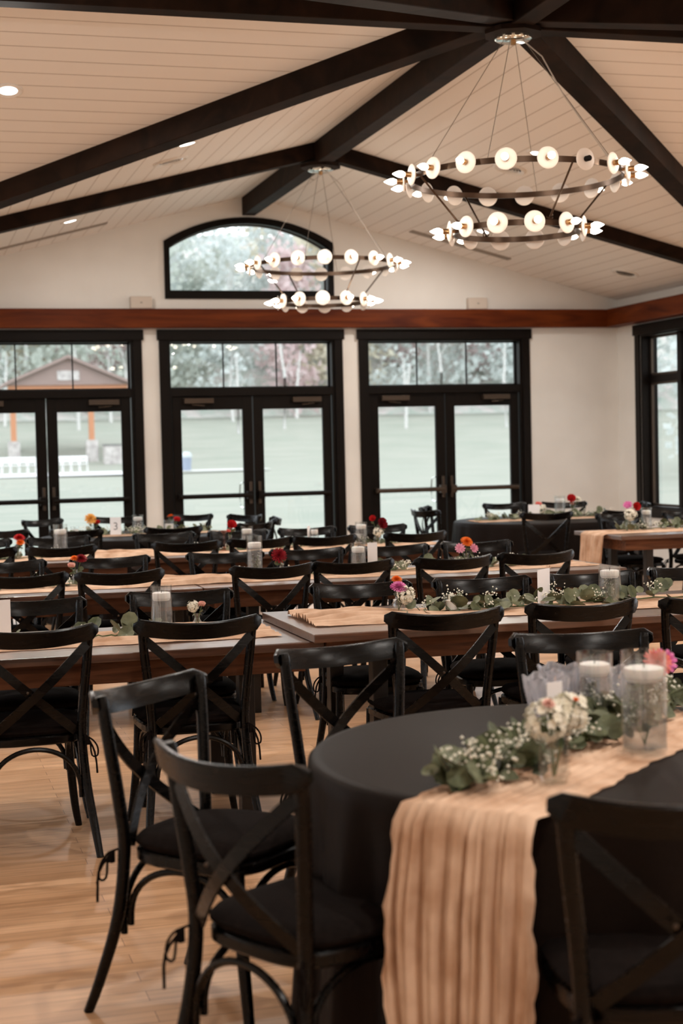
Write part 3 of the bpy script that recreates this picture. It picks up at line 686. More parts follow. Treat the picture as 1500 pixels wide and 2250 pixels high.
runner([(-4.6,yA),(-2.33,yA)], .50, TZ+.001, 'peach gauze runner on the front row left farm table', 1, bunch=-2.6)
runner([(-2.20,-10.64),(.1,-10.64)], .50, TZ+.037, 'peach gauze runner on the front row right table, starting in a crumpled fold', 2, bunch=-2.05)
runner([(-4.6,yB),(-.0,yB)], .50, TZ+.001, 'long peach gauze runner down the middle row of farm tables', 3, bunch=-2.2)
runner([(-.0,yB),(.33,yB-.0)], .46, TZ+.001, 'folded right end of gauze runner on the middle row', 9)
runner([(-4.6,yC),(.2,yC)], .50, TZ+.001, 'long peach gauze runner down the rear row of farm tables', 4, bunch=-2.3)
dr = [(1.742, -5.12, z) for z in (.10,.2,.3,.4,.5,.6,.68,.725,.738)]
runner([(1.75,-5.12),(4.0,-5.12)], .44, TZ+.001, 'cream gauze runner hanging over the end of the right farm table', 5, drape=[(p[0]-.0, p[1], p[2]) for p in dr if p[2] > .33])
dd = Vector((.766,.643,0)); c0 = Vector((-2.70,-13.985,0))
drG = [(c0.x-dd.x*.03*(1-(z/.75)), c0.y-dd.y*.03*(1-(z/.75)), z) for z in [.15+.03*i for i in range(20)]]
runner([(c0.x, c0.y), (c0.x+dd.x*1.3, c0.y+dd.y*1.3)], .315, .7535, 'peach gauze runner cascading over the front of the foreground black table', 6, drape=drG, amp=.016)
runner([(-2.5,-2.82),(-1.0,-2.72)], .36, .7515, 'gauze runner across the left round table', 7)
runner([(1.55,-2.75),(3.1,-2.75)], .36, .7515, 'gauze runner across the rear right round table', 8)

# ------------------------------------------------------------------ table decor
def leaf(mb, p, nrm, d, r, n=9):
    nrm = nrm.normalized(); d = (d-nrm*d.dot(nrm)).normalized(); s = nrm.cross(d); o = len(mb.v)
    vs = [p+d*r*.95-nrm*r*.10]
    for i in range(n):
        a = 2*PI*i/n; k = 1-.10*(1+math.cos(a)) if abs(a-PI) < 1.2 else 1
        vs.append(p+d*r*(1+math.cos(a)*1.05)+s*r*math.sin(a)*.92+nrm*r*.12*math.sin(a)**2)
    mb.add(vs, [(0, 1+i, 1+(i+1) % n) for i in range(n)])
def octa(mb, p, r):
    mb.add([p+Vector((r,0,0)),p+Vector((0,r,0)),p-Vector((r,0,0)),p-Vector((0,r,0)),p+Vector((0,0,r)),p-Vector((0,0,r))],
           [(0,1,4),(1,2,4),(2,3,4),(3,0,4),(1,0,5),(2,1,5),(3,2,5),(0,3,5)])
def ball(mb, p, r, k=6):
    vs = []; fs = []
    for i in range(1, k//2+1):
        th = PI*i/(k//2+1)
        for a in range(k): vs.append(p+Vector((math.sin(th)*math.cos(2*PI*a/k), math.sin(th)*math.sin(2*PI*a/k), math.cos(th)))*r)
    n_ = k//2; vs += [p+Vector((0,0,r)), p-Vector((0,0,r))]; 
    for i in range(n_-1):
        for a in range(k): fs.append((i*k+a, i*k+(a+1)%k, (i+1)*k+(a+1)%k, (i+1)*k+a))
    for a in range(k): fs.append((n_*k, (a+1)%k, a)); fs.append((n_*k+1, (n_-1)*k+a, (n_-1)*k+(a+1)%k))
    mb.add(vs, fs)
def garland(A, B, z, label, seed, dens=42, lr=.021, breath=.5, h=.07, wd=.05):
    rnd = random.Random(seed); A = Vector((*A, z)); B = Vector((*B, z)); L = (B-A).length; D = (B-A)/L; side = Vector((-D.y, D.x, 0))
    t = empty('greenery_garland', A, label=label, cat='garland', group='eucalyptus and white blossom garlands')
    A0 = A.copy(); st = MB(); f1 = MB(); f2 = MB(); bl = MB()
    def q(u, s_, hh): return D*(u*L)+side*s_+Vector((0,0,hh))
    st.tube([q(i/20, .012*math.sin(i*1.3+seed), .008+.004*math.sin(i*2.1)) for i in range(21)], .003, 5)
    for i in range(int(L*dens)):
        u = rnd.random(); s0 = rnd.gauss(0, wd*.5); hh = rnd.uniform(.005, h*.55)*(1-abs(s0)/wd/2.5)
        p = q(u, s0, max(.006, hh)); d = Vector((rnd.uniform(-1,1), rnd.uniform(-1,1), rnd.uniform(-.1,.9)))
        nn = Vector((rnd.gauss(0,.6), rnd.gauss(0,.6)-.35, rnd.uniform(.3,1)))
        r_ = lr*rnd.uniform(.6,1.25); leaf(f1 if rnd.random() < .6 else f2, p, nn, d, r_)
    for i in range(int(L*7*breath*2)):
        u = rnd.random(); c = q(u, rnd.gauss(0, wd*.5), rnd.uniform(.02, h*.8))
        for k in range(16):
            p = c+Vector((rnd.gauss(0,.018), rnd.gauss(0,.018), rnd.gauss(.006,.013))); p.z = max(.006, p.z)
            octa(bl, p, rnd.uniform(.0030,.0058))
            if k % 4 == 0: st.tube([c-Vector((0,0,.02)), p], .0007, 3)
    for mb in (f1, f2, st, bl):
        for i_, v_ in enumerate(mb.v):
            if v_[2] < .0035: mb.v[i_] = (v_[0], v_[1], .0035)
    st.build('stem', stem_m, t); f1.build('leaves', grass_leaf[0], t); f2.build('leaves', grass_leaf[1], t); b = bl.build('blossoms', breath_m, t)
    return t
ZG = TZ+.008
garland((-4.3,yA),(-3.35,yA), ZG, 'garland on the front row left table beyond the white card', 1)
garland((-3.12,yA-.02),(-2.78,yA), ZG, 'eucalyptus sprigs left of the candle cylinder on the front row left table', 2, 60, .035, .4)
garland((-1.78,-10.66),(.15,-10.60), ZG+.036, 'full garland along the front row right table with white blossoms', 3, 64, .033, 1.2, .09)
garland((-4.3,yB),(-2.80,yB), ZG, 'garland on the middle row left table by the red flower', 4, 42, .029, .5, .05)
garland((-1.90,yB),(.0,yB), ZG, 'garland along the middle row right table', 5, 50, .030, 1.0, .06)
garland((-4.3,yC),(-2.55,yC), ZG, 'garland on the rear row left table', 6, 45, .028, .6, .06)
garland((-1.75,yC),(.15,yC), ZG, 'garland along the rear row right table', 7, 50, .028, 1., .06)
garland((2.0,-5.04),(3.9,-5.02), ZG, 'garland along the far right farm table', 8, 75, .030, 1.2, .08, .07)
garland((-2.45,-2.85),(-1.05,-2.75), .76, 'garland across the left round table', 9, 60, .028, 1.0, .08)
garland((1.6,-2.8),(3.05,-2.75), .76, 'garland across the rear right round table', 10, 60, .030, 1.0, .08)
garland((-2.68,-13.86),(-1.72,-13.02), .765, 'lush garland on the foreground table beside the white flowers', 11, 230, .031, 3.0, .105, .08)

def bez(P, n=6): return P
def cyl_vase(x, y, z, r, h, label, seed, sprig=True, fill=.74):
    t = empty('cylinder_vase', (x,y,z), label=label, cat='glass vase', group='glass cylinders with floating candles')
    MB().lathe([(0,.0),(r,.0),(r,h),(r-.003,h),(r-.003,.006),(0,.006)], (0,0,0), 36).build('glass', vase_m, t, smooth=True)
    hw = h*fill; MB().lathe([(0,.007),(r-.0035,.007),(r-.0035,hw),(0,hw)], (0,0,0), 36).build('water', water_m, t, smooth=True)
    c = empty('floating_candle', (x,y,z+hw-.012), label='floating candle inside '+label, cat='candle', group='white floating candles')
    rc = r-.007; MB().lathe([(0,0),(rc*.85,.001),(rc*.97,.008),(rc,.026),(rc*.98,.033),(rc*.8,.036),(0,.033)], (0,0,0), 28).build('wax', candle_m, c, smooth=True)
    MB().tube([(0,0,.033),(.001,0,.046)], .0012, 5).build('wick', wick_m, c)
cyl_vase(-2.785,yA,TZ+.012,.045,.200,'glass cylinder on the front row left table',1)
cyl_vase(-.755,-10.62,TZ+.048,.050,.160,'glass cylinder on the front row right table, beside the white card',2)
cyl_vase(-1.808,yB,TZ+.012,.048,.245,'tall glass cylinder left of the dark red flower, middle row',3)
cyl_vase(-1.166,yB,TZ+.012,.046,.175,'glass cylinder beside the small white card, middle row',4)
cyl_vase(-2.707,yC,TZ+.012,.052,.24,'tall glass cylinder at left on the rear row',5)
cyl_vase(-.397,yC,TZ+.012,.047,.175,'glass cylinder left of the red roses, rear row',6)
cyl_vase(-1.304,yC,TZ+.012,.046,.175,'glass cylinder right of the single red rose, rear row',7)
cyl_vase(-.773,yC,TZ+.012,.034,.14,'short glass cylinder in the middle of the rear row',8)
cyl_vase(-1.73,-2.72,.763,.05,.17,'glass cylinder right of the number 3 card',9)
cyl_vase(2.506,-2.7,.763,.053,.215,'glass cylinder on the rear right round table',10)
cyl_vase(2.257,-5.06,TZ+.012,.045,.185,'glass cylinder on the far right farm table',11)
cyl_vase(-2.085,-13.30,.768,.047,.200,'shorter foreground glass cylinder behind the white flowers',12)
cyl_vase(-2.095,-13.60,.768,.055,.24,'tall foreground glass cylinder right of the white flowers',13)
def sprig(x, y, z, r, h, label, seed):
    rnd = random.Random(seed); t = empty('greenery_sprig', (x,y,z), label=label, cat='greenery', group='sprigs standing in glass cylinders'); st = MB(); lf = MB(); bl = MB()
    for i in range(7):
        a = rnd.uniform(0,6.28); q = r*rnd.uniform(.3,.8); tip = Vector((q*math.cos(a), q*math.sin(a), h*rnd.uniform(.5,1))); st.tube([(0,0,.002), tip*.5, tip], .0009, 4)
        for k in range(4): leaf(lf, tip*rnd.uniform(.3,.95)*Vector((1,1,1)).x, Vector((rnd.uniform(-1,1),rnd.uniform(-1,1),.5)), Vector((rnd.uniform(-.4,.4),rnd.uniform(-.4,.4),1)), r*.17)
        for k in range(5): octa(bl, tip+Vector((rnd.gauss(0,r*.08),rnd.gauss(0,r*.08),rnd.gauss(-.008,.01))), .0026)
    st.build('stem', stem_m, t); lf.build('leaves', grass_leaf[1], t); bl.build('blossoms', breath_m, t)
sprig(-.755,-10.62,TZ+.056,.044,.10,'blossom sprig under water in the front row right cylinder',1)
sprig(-1.808,yB,TZ+.02,.042,.15,'blossom sprig under water in the tall middle row cylinder',2)
sprig(-2.085,-13.30,.776,.041,.12,'sprig under water in the shorter foreground cylinder',3)
sprig(-2.095,-13.60,.776,.049,.15,'sprig under water in the tall foreground cylinder',4)
def votive(x, y, z, label, s=1.):
    t = empty('votive_holder', (x,y,z), label=label, cat='candle holder', group='small glass votive holders')
    r = .032*s; h = .065*s
    MB().lathe([(0,0),(r*.85,0),(r,h),(r-.002,h),(r*.83,.004),(0,.004)], (0,0,0), 24).build('glass', vase_m, t, smooth=True)
    c = empty('votive_candle', (x,y,z+.005), label='white candle inside the '+label, cat='candle', group='white votive candles')
    MB().lathe([(0,0),(r*.72,0),(r*.75,h*.6),(0,h*.6)], (0,0,0), 20).build('wax', candle_m, c, smooth=True); MB().tube([(0,0,h*.6),(0,.001,h*.6+.01)], .001, 5).build('wick', wick_m, c)
votive(-1.53,-10.66,TZ+.05,'small votive glass right of the pink flower, front row', 1.05)
votive(-.555,yB,TZ+.012,'small votive glass left of the orange and pink flowers, middle row', 1.)
votive(-2.30,-2.62,.762,'small votive glass left of the yellow flower, left round table', 1.2)
votive(-1.42,-2.6,.762,'votive glass by the orange poppy, left round table', 1.7)
def petals(mb, c, ax, R0, n, rows, w, cup, rnd, droop=0):
    ax = ax.normalized(); u = ax.orthogonal().normalized(); v = ax.cross(u)
    for j in range(rows):
        f = (j+1)/rows; el = cup*(1-f)+droop*f; L = R0*(.35+.65*f)
        for i in range(n):
            a = 2*PI*(i+.5*(j % 2))/n+rnd.uniform(-.1,.1); d = (u*math.cos(a)+v*math.sin(a))*math.cos(el)+ax*math.sin(el); s = ax.cross(d).normalized(); nn = d.cross(s)
            b = c+ax*(R0*.18*(1-f)); ww = w*R0*(.5+.5*f)
            mb.add([b, b+d*L*.5+s*ww-nn*ww*.3, b+d*L*.95+s*ww*.6, b+d*L, b+d*L*.95-s*ww*.6, b+d*L*.5-s*ww-nn*ww*.3, b+d*L*.5+nn*ww*.15], [(0,1,6),(1,2,3,6),(3,4,5,6),(5,0,6)])
def fm(name, c1, c2): return noise_col(mat(name, c1, .6, spec=.3), c1, c2, 60, detail=2)
F = {'red': fm('red_petal',(.42,.008,.012),(.62,.02,.02)), 'dark': fm('burgundy_petal',(.16,.003,.010),(.30,.008,.015)), 'orange': fm('orange_petal',(.80,.14,.015),(.9,.26,.03)), 'yellow': fm('amber_petal',(.80,.36,.06),(.9,.50,.13)),
     'pink': fm('pink_petal',(.75,.28,.42),(.85,.45,.58)), 'magenta': fm('magenta_petal',(.62,.10,.36),(.8,.3,.55)), 'white': fm('cream_petal',(.80,.76,.62),(.88,.86,.78)), 'coral': fm('coral_petal',(.80,.16,.14),(.85,.30,.26)), 'blush': fm('blush_petal',(.80,.42,.36),(.86,.58,.50))}
def flower(kind, col, p, base, r, label, seed, tilt=(0,-.5,1), group='cut flowers in small vases'):
    rnd = random.Random(seed); p = Vector(p); base = Vector(base)
    t = empty(kind, base, label=label, cat='flower', group=group); q = p-base; ax = Vector(tilt).normalized(); b = MB()
    if kind == 'chrysanthemum': petals(b, q, ax, r, 20, 6, .11, 1.45, rnd, .05)
    elif kind == 'rose': petals(b, q-ax*r*.35, ax, r*1.05, 6, 5, .55, 1.45, rnd, .7)
    elif kind == 'daisy': petals(b, q, ax, r, 11, 3, .22, 1.1, rnd, .15)
    elif kind == 'hydrangea':
        for i in range(90):
            d = Vector((rnd.gauss(0,1), rnd.gauss(0,1), rnd.gauss(0,1))).normalized(); petals(b, q+d*r*rnd.uniform(.7,1.), d, r*.26, 5, 1, .45, .3, rnd, .3)
    b.build('bloom', F[col], t)
    s = MB(); s.tube([(0,0,0), (q.x*.4,q.y*.4,q.z*.55), q-ax*r*.15], .0022, 5); s.build('stem', stem_m, t)
    l = MB()
    for i in range(3): leaf(l, q*rnd.uniform(.55,.85), Vector((rnd.uniform(-1,1),rnd.uniform(-1,1),.6)), Vector((rnd.uniform(-1,1),rnd.uniform(-1,1),.1)), r*.38)
    l.build('leaves', grass_leaf[1], t)
    return t
def bud_vase(x, y, z, r, h, label, m_=None, neck=.5):
    o = MB().lathe([(0,0),(r*.8,.0),(r,h*.12),(r,h*.45),(r*neck,h*.68),(r*neck,h*.9),(r*neck*1.25,h),(r*neck*1.15,h),(r*neck*.85,h*.88),(r*neck*.85,h*.68),(r*.85,h*.44),(r*.8,.008),(0,.008)], (0,0,0), 24).build('bud_vase', m_ or vase_m, None, smooth=True, loc=(x,y,z))
    return tag(o, label, 'vase', 'small glass bud vases')
ZA, ZB, ZC, ZD, ZGt = TZ+.048, TZ+.012, TZ+.012, .762, .768
bud_vase(-1.758,-10.62,ZA,.028,.095,'bud vase with the pink and white flowers, front row')
flower('chrysanthemum','magenta',(-1.765,-10.65,.905),(-1.758,-10.62,ZA+.01),.040,'magenta chrysanthemum on the front row table',1)
flower('chrysanthemum','orange',(-1.757,-10.60,.935),(-1.758,-10.62,ZA+.012),.026,'small orange flower above the magenta one, front row',2)
flower('hydrangea','white',(-1.735,-10.66,.873),(-1.756,-10.62,ZA+.014),.040,'white blossom below the magenta chrysanthemum, front row',3)
bud_vase(-2.636,yA,ZB,.024,.075,"bud vase with baby's breath beside the left front-row cylinder")
flower('rose','blush',(-2.618,yA-.02,.872),(-2.636,yA,ZB+.01),.020,'small pale pink rose beside the left front-row cylinder',4)
flower('hydrangea','white',(-2.652,yA,.862),(-2.638,yA,ZB+.012),.026,"baby's breath puff beside the left front-row cylinder",5)
flower('chrysanthemum','dark',(-1.664,yB-.02,.878),(-1.645,yB,ZB+.01),.050,'dark red chrysanthemum on the middle row table',6,(0,-1,.45))
bud_vase(-1.645,yB,ZB,.026,.075,'bud vase under the dark red chrysanthemum, middle row')
bud_vase(-2.868,yB,ZB,.026,.09,'bud vase with red and coral flowers, middle row left')
flower('chrysanthemum','dark',(-2.835,yB,.905),(-2.866,yB,ZB+.01),.040,'burgundy chrysanthemum in the left middle-row vase',7)
flower('chrysanthemum','orange',(-2.872,yB,.910),(-2.868,yB,ZB+.011),.026,'red-orange flower at the top of the left middle-row vase',8)
flower('rose','blush',(-2.892,yB-.02,.872),(-2.87,yB,ZB+.012),.028,'coral pink rose in the left middle-row vase',9)
bud_vase(-.468,yB,ZB,.028,.085,'bottle vase with orange and pink flowers, middle row right')
flower('chrysanthemum','orange',(-.468,yB-.01,.912),(-.468,yB,ZB+.01),.042,'orange chrysanthemum above the pink flowers, middle row right',10,(0.1,-.7,.8))
flower('daisy','pink',(-.515,yB-.02,.875),(-.470,yB,ZB+.011),.034,'pink alstroemeria left of the orange chrysanthemum',11,(-.3,-.9,.4))
flower('daisy','pink',(-.425,yB-.02,.872),(-.466,yB,ZB+.012),.032,'pink alstroemeria right of the orange chrysanthemum',12,(.3,-.9,.4))
bud_vase(-3.02,yC,ZC,.024,.10,'bud vase with red and orange flowers, rear row left')
flower('chrysanthemum','red',(-3.005,yC,.905),(-3.02,yC,ZC+.01),.045,'deep red chrysanthemum at the far left of the rear row',13)
flower('chrysanthemum','orange',(-3.000,yC-.03,.872),(-3.018,yC,ZC+.011),.036,'orange chrysanthemum at the far left of the rear row',14)
o = MB().lathe([(0,0),(.032,0),(.030,.006),(.009,.02),(.007,.06),(.012,.075),(.007,.09),(.010,.12),(.032,.148),(.030,.150),(.007,.128),(0,.126)], (0,0,0), 24).build('glass_candlestick', pinkglass_m, None, smooth=True, loc=(-1.485,yC-.02,ZC)); tag(o, 'pink pressed-glass candlestick beside the single red rose', 'candlestick')
bud_vase(-1.435,yC,ZC,.024,.11,'bud vase under the single red rose, rear row')
flower('rose','red',(-1.42,yC,.945),(-1.434,yC,ZC+.01),.046,'single bright red rose on the rear row table',15,(0,-.8,.6))
flower('rose','coral',(-1.447,yC-.01,.90),(-1.436,yC,ZC+.011),.022,'coral bud under the single red rose, rear row',16)
bud_vase(-.265,yC,ZC,.028,.11,'bud vase under the two red roses, rear row right')
flower('rose','red',(-.305,yC-.01,.955),(-.267,yC,ZC+.01),.032,'upper pink-red rose beside the rear row cylinder',17,(-.5,-.8,.5))
flower('rose','dark',(-.235,yC-.03,.915),(-.263,yC,ZC+.011),.055,'large dark red rose leaning right on the rear row',18,(.4,-.8,.3))
flower('hydrangea','white',(-.265,yC-.02,.85),(-.265,yC,ZC+.012),.040,'white blossom under the red roses, rear row right',19)
bud_vase(-2.14,-2.6,ZD,.028,.09,'bud vase with amber flower on the left round table')
flower('chrysanthemum','yellow',(-2.155,-2.62,.905),(-2.14,-2.6,ZD+.01),.058,'amber yellow chrysanthemum on the left round table',20,(0,-.8,.5))
flower('rose','red',(-2.095,-2.62,.872),(-2.138,-2.6,ZD+.011),.036,'red flower below the amber chrysanthemum',21)
flower('daisy','orange',(-1.415,-2.66,.905),(-1.40,-2.55,ZD+.02),.036,'orange poppy above the votive glass, left round table',22,(-.2,.2,1))
flower('rose','red',(-1.345,-2.6,.872),(-1.37,-2.55,ZD+.02),.042,'red-orange flower right of the orange poppy',23)
bud_vase(-1.37,-2.55,ZD,.026,.09,'bud vase behind the votive glass on the left round table')
bud_vase(2.665,-2.65,ZD,.045,.12,'flared clear vase with red flower on the rear right round table')
flower('rose','red',(2.63,-2.7,.945),(2.663,-2.65,ZD+.01),.055,'red rose in the flared vase, rear right round table',24,(-.2,-.8,.5))
flower('chrysanthemum','white',(2.715,-2.65,.93),(2.667,-2.65,ZD+.011),.048,'white bloom right of the red rose, rear right round table',25)
flower('rose','blush',(2.635,-2.7,.895),(2.664,-2.65,ZD+.012),.028,'small pink bud under the red rose, rear right round table',26)
bud_vase(2.30,-2.62,ZD,.034,.08,'low vase behind the blank card, rear right round table')
flower('rose','coral',(2.292,-2.66,.898),(2.30,-2.62,ZD+.01),.040,'coral rose right of the blank card',27)
flower('hydrangea','white',(2.32,-2.66,.852),(2.302,-2.62,ZD+.012),.05,'white blossom under the coral rose',28)
bud_vase(2.10,-5.06,TZ+.012,.038,.11,'bud vase with pink, red and white flowers, far right farm table')
flower('rose','red',(2.145,-5.1,.955),(2.102,-5.06,TZ+.022),.045,'bright red rose on the far right farm table',29,(.1,-.9,.3))
flower('daisy','magenta',(2.085,-5.06,.968),(2.10,-5.06,TZ+.023),.042,'lilac pink flower left of the bright red rose',30,(-.4,-.6,.6))
flower('hydrangea','white',(2.10,-5.08,.890),(2.10,-5.06,TZ+.024),.055,'white blossom under the bright red rose',31)
# foreground arrangement
MBg = bud_vase(-2.44,-13.845,ZGt-.003,.034,.112,'fluted glass holding the cream flowers in the foreground', vase_m, .95)
flower('hydrangea','white',(-2.455,-13.84,.902),(-2.442,-13.843,ZGt+.01),.048,'large cream blossom in the foreground glass, left one',32)
flower('hydrangea','white',(-2.390,-13.815,.912),(-2.438,-13.843,ZGt+.01),.046,'large cream blossom in the foreground glass, right one',33)
flower('chrysanthemum','blush',(-2.462,-13.87,.945),(-2.44,-13.846,ZGt+.012),.016,'small peach flower among the foreground cream blossoms',34)
flower('rose','orange',(-2.392,-13.86,.948),(-2.439,-13.846,ZGt+.012),.008,'tiny orange bud among the foreground cream blossoms',35)
bud_vase(-1.985,-13.33,ZGt,.028,.10,'bud vase at the right edge of the foreground table')
flower('chrysanthemum','coral',(-1.955,-13.40,.945),(-1.985,-13.33,ZGt+.01),.040,'coral pink flower at the right edge of the foreground table',36,(-.1,-.9,.5))
flower('daisy','magenta',(-1.915,-13.36,.94),(-1.983,-13.33,ZGt+.011),.036,'lilac pink flower at the right picture edge, foreground table',37,(0,-.9,.5))
# crumpled crystal vases
def crystal(x, y, z, r, h, label, seed):
    rnd = random.Random(seed); n = 30; vs = []; fs = []
    prof = [(.55,.0),(.62,.15),(.85,.45),(1.05,.8),(1.15,1.),(1.08,.98),(.98,.8),(.78,.45),(.5,.08)]
    for q, zz in prof:
        for a in range(n):
            t_ = 2*PI*a/n; k = 1+.09*math.sin(10*t_+zz*4)+rnd.uniform(-.05,.05); vs.append((r*q*k*math.cos(t_), r*q*k*math.sin(t_), h*zz+.006*math.sin(5*t_)*zz))
    m__ = len(prof)
    for i in range(m__-1):
        for a in range(n): fs.append((i*n+a, i*n+(a+1)%n, (i+1)*n+(a+1)%n, (i+1)*n+a))
    fs.append(tuple(range(n-1,-1,-1))); fs.append(tuple((m__-1)*n+a for a in range(n)))
    o = MB().add(vs, fs).build('crystal_bowl', crystal_m, None, loc=(x,y,z)); tag(o, label, 'glass bowl', 'fluted crystal bowls')
crystal(-2.25,-13.36,ZGt,.050,.155,'fluted crystal bowl behind the cream flowers, leftmost of three',1)
crystal(-2.13,-13.18,ZGt,.050,.15,'fluted crystal bowl behind the shorter foreground cylinder',2)
crystal(-2.00,-13.20,ZGt,.050,.14,'fluted crystal bowl between the two foreground cylinders',3)
# cards
def card(x, y, z, w, h, rz, label, num=None):
    t = empty('table_card', (x,y,z), rz, label=label, cat='card', group='white table cards')
    MB().box(-w/2, w/2, -.0015, .0015, 0, h).build('paper', card_m, t)
    if num:
        cu = bpy.data.curves.new('numeral', 'FONT'); cu.body = num; cu.size = h*.62; cu.align_x = 'CENTER'; cu.extrude = .0003
        tmp = bpy.data.objects.new('tmp', cu); cu.materials.append(ink_m); me = bpy.data.meshes.new_from_object(tmp); bpy.data.objects.remove(tmp); o = bpy.data.objects.new('numeral', me); C.objects.link(o); o.parent = t; o.rotation_euler = (PI/2,0,0); o.location = (0,-.0021,h*.28)
card(-1.958,-2.88,.765,.098,.158,R(-4),'white card printed with the number 3 on the left round table','3')
card(-1.085,-10.64,TZ+.05,.125,.160,R(42),'blank white upright card among greenery, front row right table')
card(-3.455,yA-.02,TZ+.02,.10,.165,R(8),'white card cut by the left picture edge, front row')
card(-1.072,yB+.01,TZ+.02,.06,.165,R(-8),'white upright card right of the glass cylinder, middle row')
card(-.818,yC,TZ+.015,.045,.155,R(52),'narrow white card in the middle of the rear row')
card(2.205,-2.75,.765,.115,.135,R(-12),'blank white card on the rear right round table')
card(-2.295,-13.52,ZGt,.05,.165,R(20),'white card standing before the foreground crystal bowls')

# ------------------------------------------------------------------ outdoors
def gz(x, y):
    if y < 20: return -.16
    if y < 74: return -.16+.5*(y-20)/54
    if y < 112: 
        u = (y-74)/38; return .34+3.9*(u*u*(3-2*u))*.95+.0
    return 4.05+(y-112)*.36
gr_m = noise_col(mat('pale_grass', (.25,.27,.22), .9, spec=.1), (.235,.255,.215), (.285,.29,.25), .25, (1,3,1), 8, .35, .65)
vs = []; fs = []; nx, ny = 24, 60
for j in range(ny+1):
    y = .5+j*(112/ny)
    for i in range(nx+1): x = -90+i*(240/nx); vs.append((x, y, gz(x, y)+.05*math.sin(x*.2+y*.13)))
for j in range(ny):
    for i in range(nx): a = j*(nx+1)+i; fs.append((a, a+1, a+nx+2, a+nx+1))
vs2 = len(vs)
g = MB().add(vs, fs).build('lawn', gr_m, None, smooth=True); g.modifiers.clear(); tag(g, kind='structure')
wood_m = noise_col(mat('wooded_slope', (.3,.3,.26), .95, spec=.05), (.36,.42,.37), (.56,.50,.48), .9, (1,1,1), 9, .3, .7, bump=.8, bdist=.8)  # mottled foliage tones, lightened to carry the outdoor haze
hv = []; hf = []
for j in range(31):
    for i in range(61): 
        x = -90+i*4; y = 112.4+j*2.2; hv.append((x, y, gz(x,y)+(0 if j == 0 else random.Random(i*97+j).uniform(-.7,1.6))))
for j in range(30):
    for i in range(60): a = j*61+i; hf.append((a, a+1, a+62, a+61))
tag(MB().add(hv, hf).build('wooded_hillside', wood_m, None), kind='structure')
g2 = MB().add([(-150,-150,-.17),(150,-150,-.17),(150,.6,-.17),(-150,.6,-.17)], [(0,1,2,3)]).build('ground', gr_m, None); tag(g2, kind='structure')
path_m = mat('pale_concrete', (.62,.62,.62), .8)
pv = []; pf = []
for i in range(29):
    x = -12+i*1.0; k = max(0, min(1, (x-9)/2)); w0 = 64.0*(1-k)+67.2*k; w1 = 71.5*(1-k)+69.4*k
    pv += [(x, w0, gz(x,w0)+.09), (x, w1, gz(x,w1)+.09)]
for i in range(28): pf.append((2*i, 2*i+1, 2*i+3, 2*i+2))
tag(MB().add(pv, pf).build('path', path_m, None), kind='structure')
bark_m = mat('pale_bark', (.55,.54,.52), .9)
leaf_cols = [((.50,.54,.49),(.62,.65,.60),'green'),((.66,.61,.50),(.74,.70,.58),'yellowing'),((.68,.55,.55),(.74,.62,.62),'rust red'),((.58,.62,.60),(.68,.72,.71),'grey green')]  # leaf tones paled, outdoor haze is put into the colour
def leafy(M):
    nt = M.node_tree; b = nt.nodes['Principled BSDF']; out = nt.nodes['Material Output']; t = nd(M, 'ShaderNodeBsdfTranslucent'); mx = nd(M, 'ShaderNodeMixShader'); mx.inputs[0].default_value = .5
    src = b.inputs['Base Color'].links[0].from_socket; lk(M, src, t.inputs[0]); lk(M, b.outputs[0], mx.inputs[1]); lk(M, t.outputs[0], mx.inputs[2]); lk(M, mx.outputs[0], out.inputs[0]); return M
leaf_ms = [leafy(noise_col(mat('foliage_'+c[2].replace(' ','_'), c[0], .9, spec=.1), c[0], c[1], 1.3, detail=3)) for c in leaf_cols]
def make_tree(seed, H, mi):
    rnd = random.Random(seed); t = empty('tree', (0,0,0)); tr = MB()
    tr.tube([(0,0,-.3),(.15*rnd.uniform(-1,1),0,H*.4),(.5*rnd.uniform(-1,1),.2,H*.75),(.6*rnd.uniform(-1,1),.2,H*.95)], [.17,.13,.08,.03], 6)
    for i in range(7):
        h0 = H*rnd.uniform(.35,.8); a = rnd.uniform(0,6.28); l = H*rnd.uniform(.12,.22); tr.tube([(0,0,h0),(l*math.cos(a),l*math.sin(a),h0+l*1.1)], [.06,.02], 5)
    tr.build('trunk', bark_m, t)
    cr = MB()
    for i in range(46):
        hh = rnd.uniform(.10,1.0); c = Vector((rnd.gauss(0,1)*H*.085*(1.25-hh*.6), rnd.gauss(0,1)*H*.085*(1.25-hh*.6), H*hh))
        for k in range(26):
            p = c+Vector((rnd.gauss(0,.7),rnd.gauss(0,.7),rnd.gauss(0,.6))); s_ = rnd.uniform(.2,.42); a = Vector((rnd.gauss(0,1),rnd.gauss(0,1),rnd.gauss(0,1))).normalized(); b = a.orthogonal().normalized(); d = a.cross(b)
            cr.add([p-b*s_, p+d*s_*.7, p+b*s_, p-d*s_*.7], [(0,1,2,3)])
    cr.build('crown', leaf_ms[mi], t); return t
trees = [make_tree(11, 15, 0), make_tree(12, 17, 1), make_tree(13, 13, 2), make_tree(14, 19, 3)]
tl = ['tall green tree on the hillside beyond the lawn', 'tall yellowing tree on the hillside beyond the lawn', 'rust red autumn tree on the hillside beyond the lawn', 'tall grey green tree on the hillside beyond the lawn']
rnd = random.Random(77); first = [True]*4
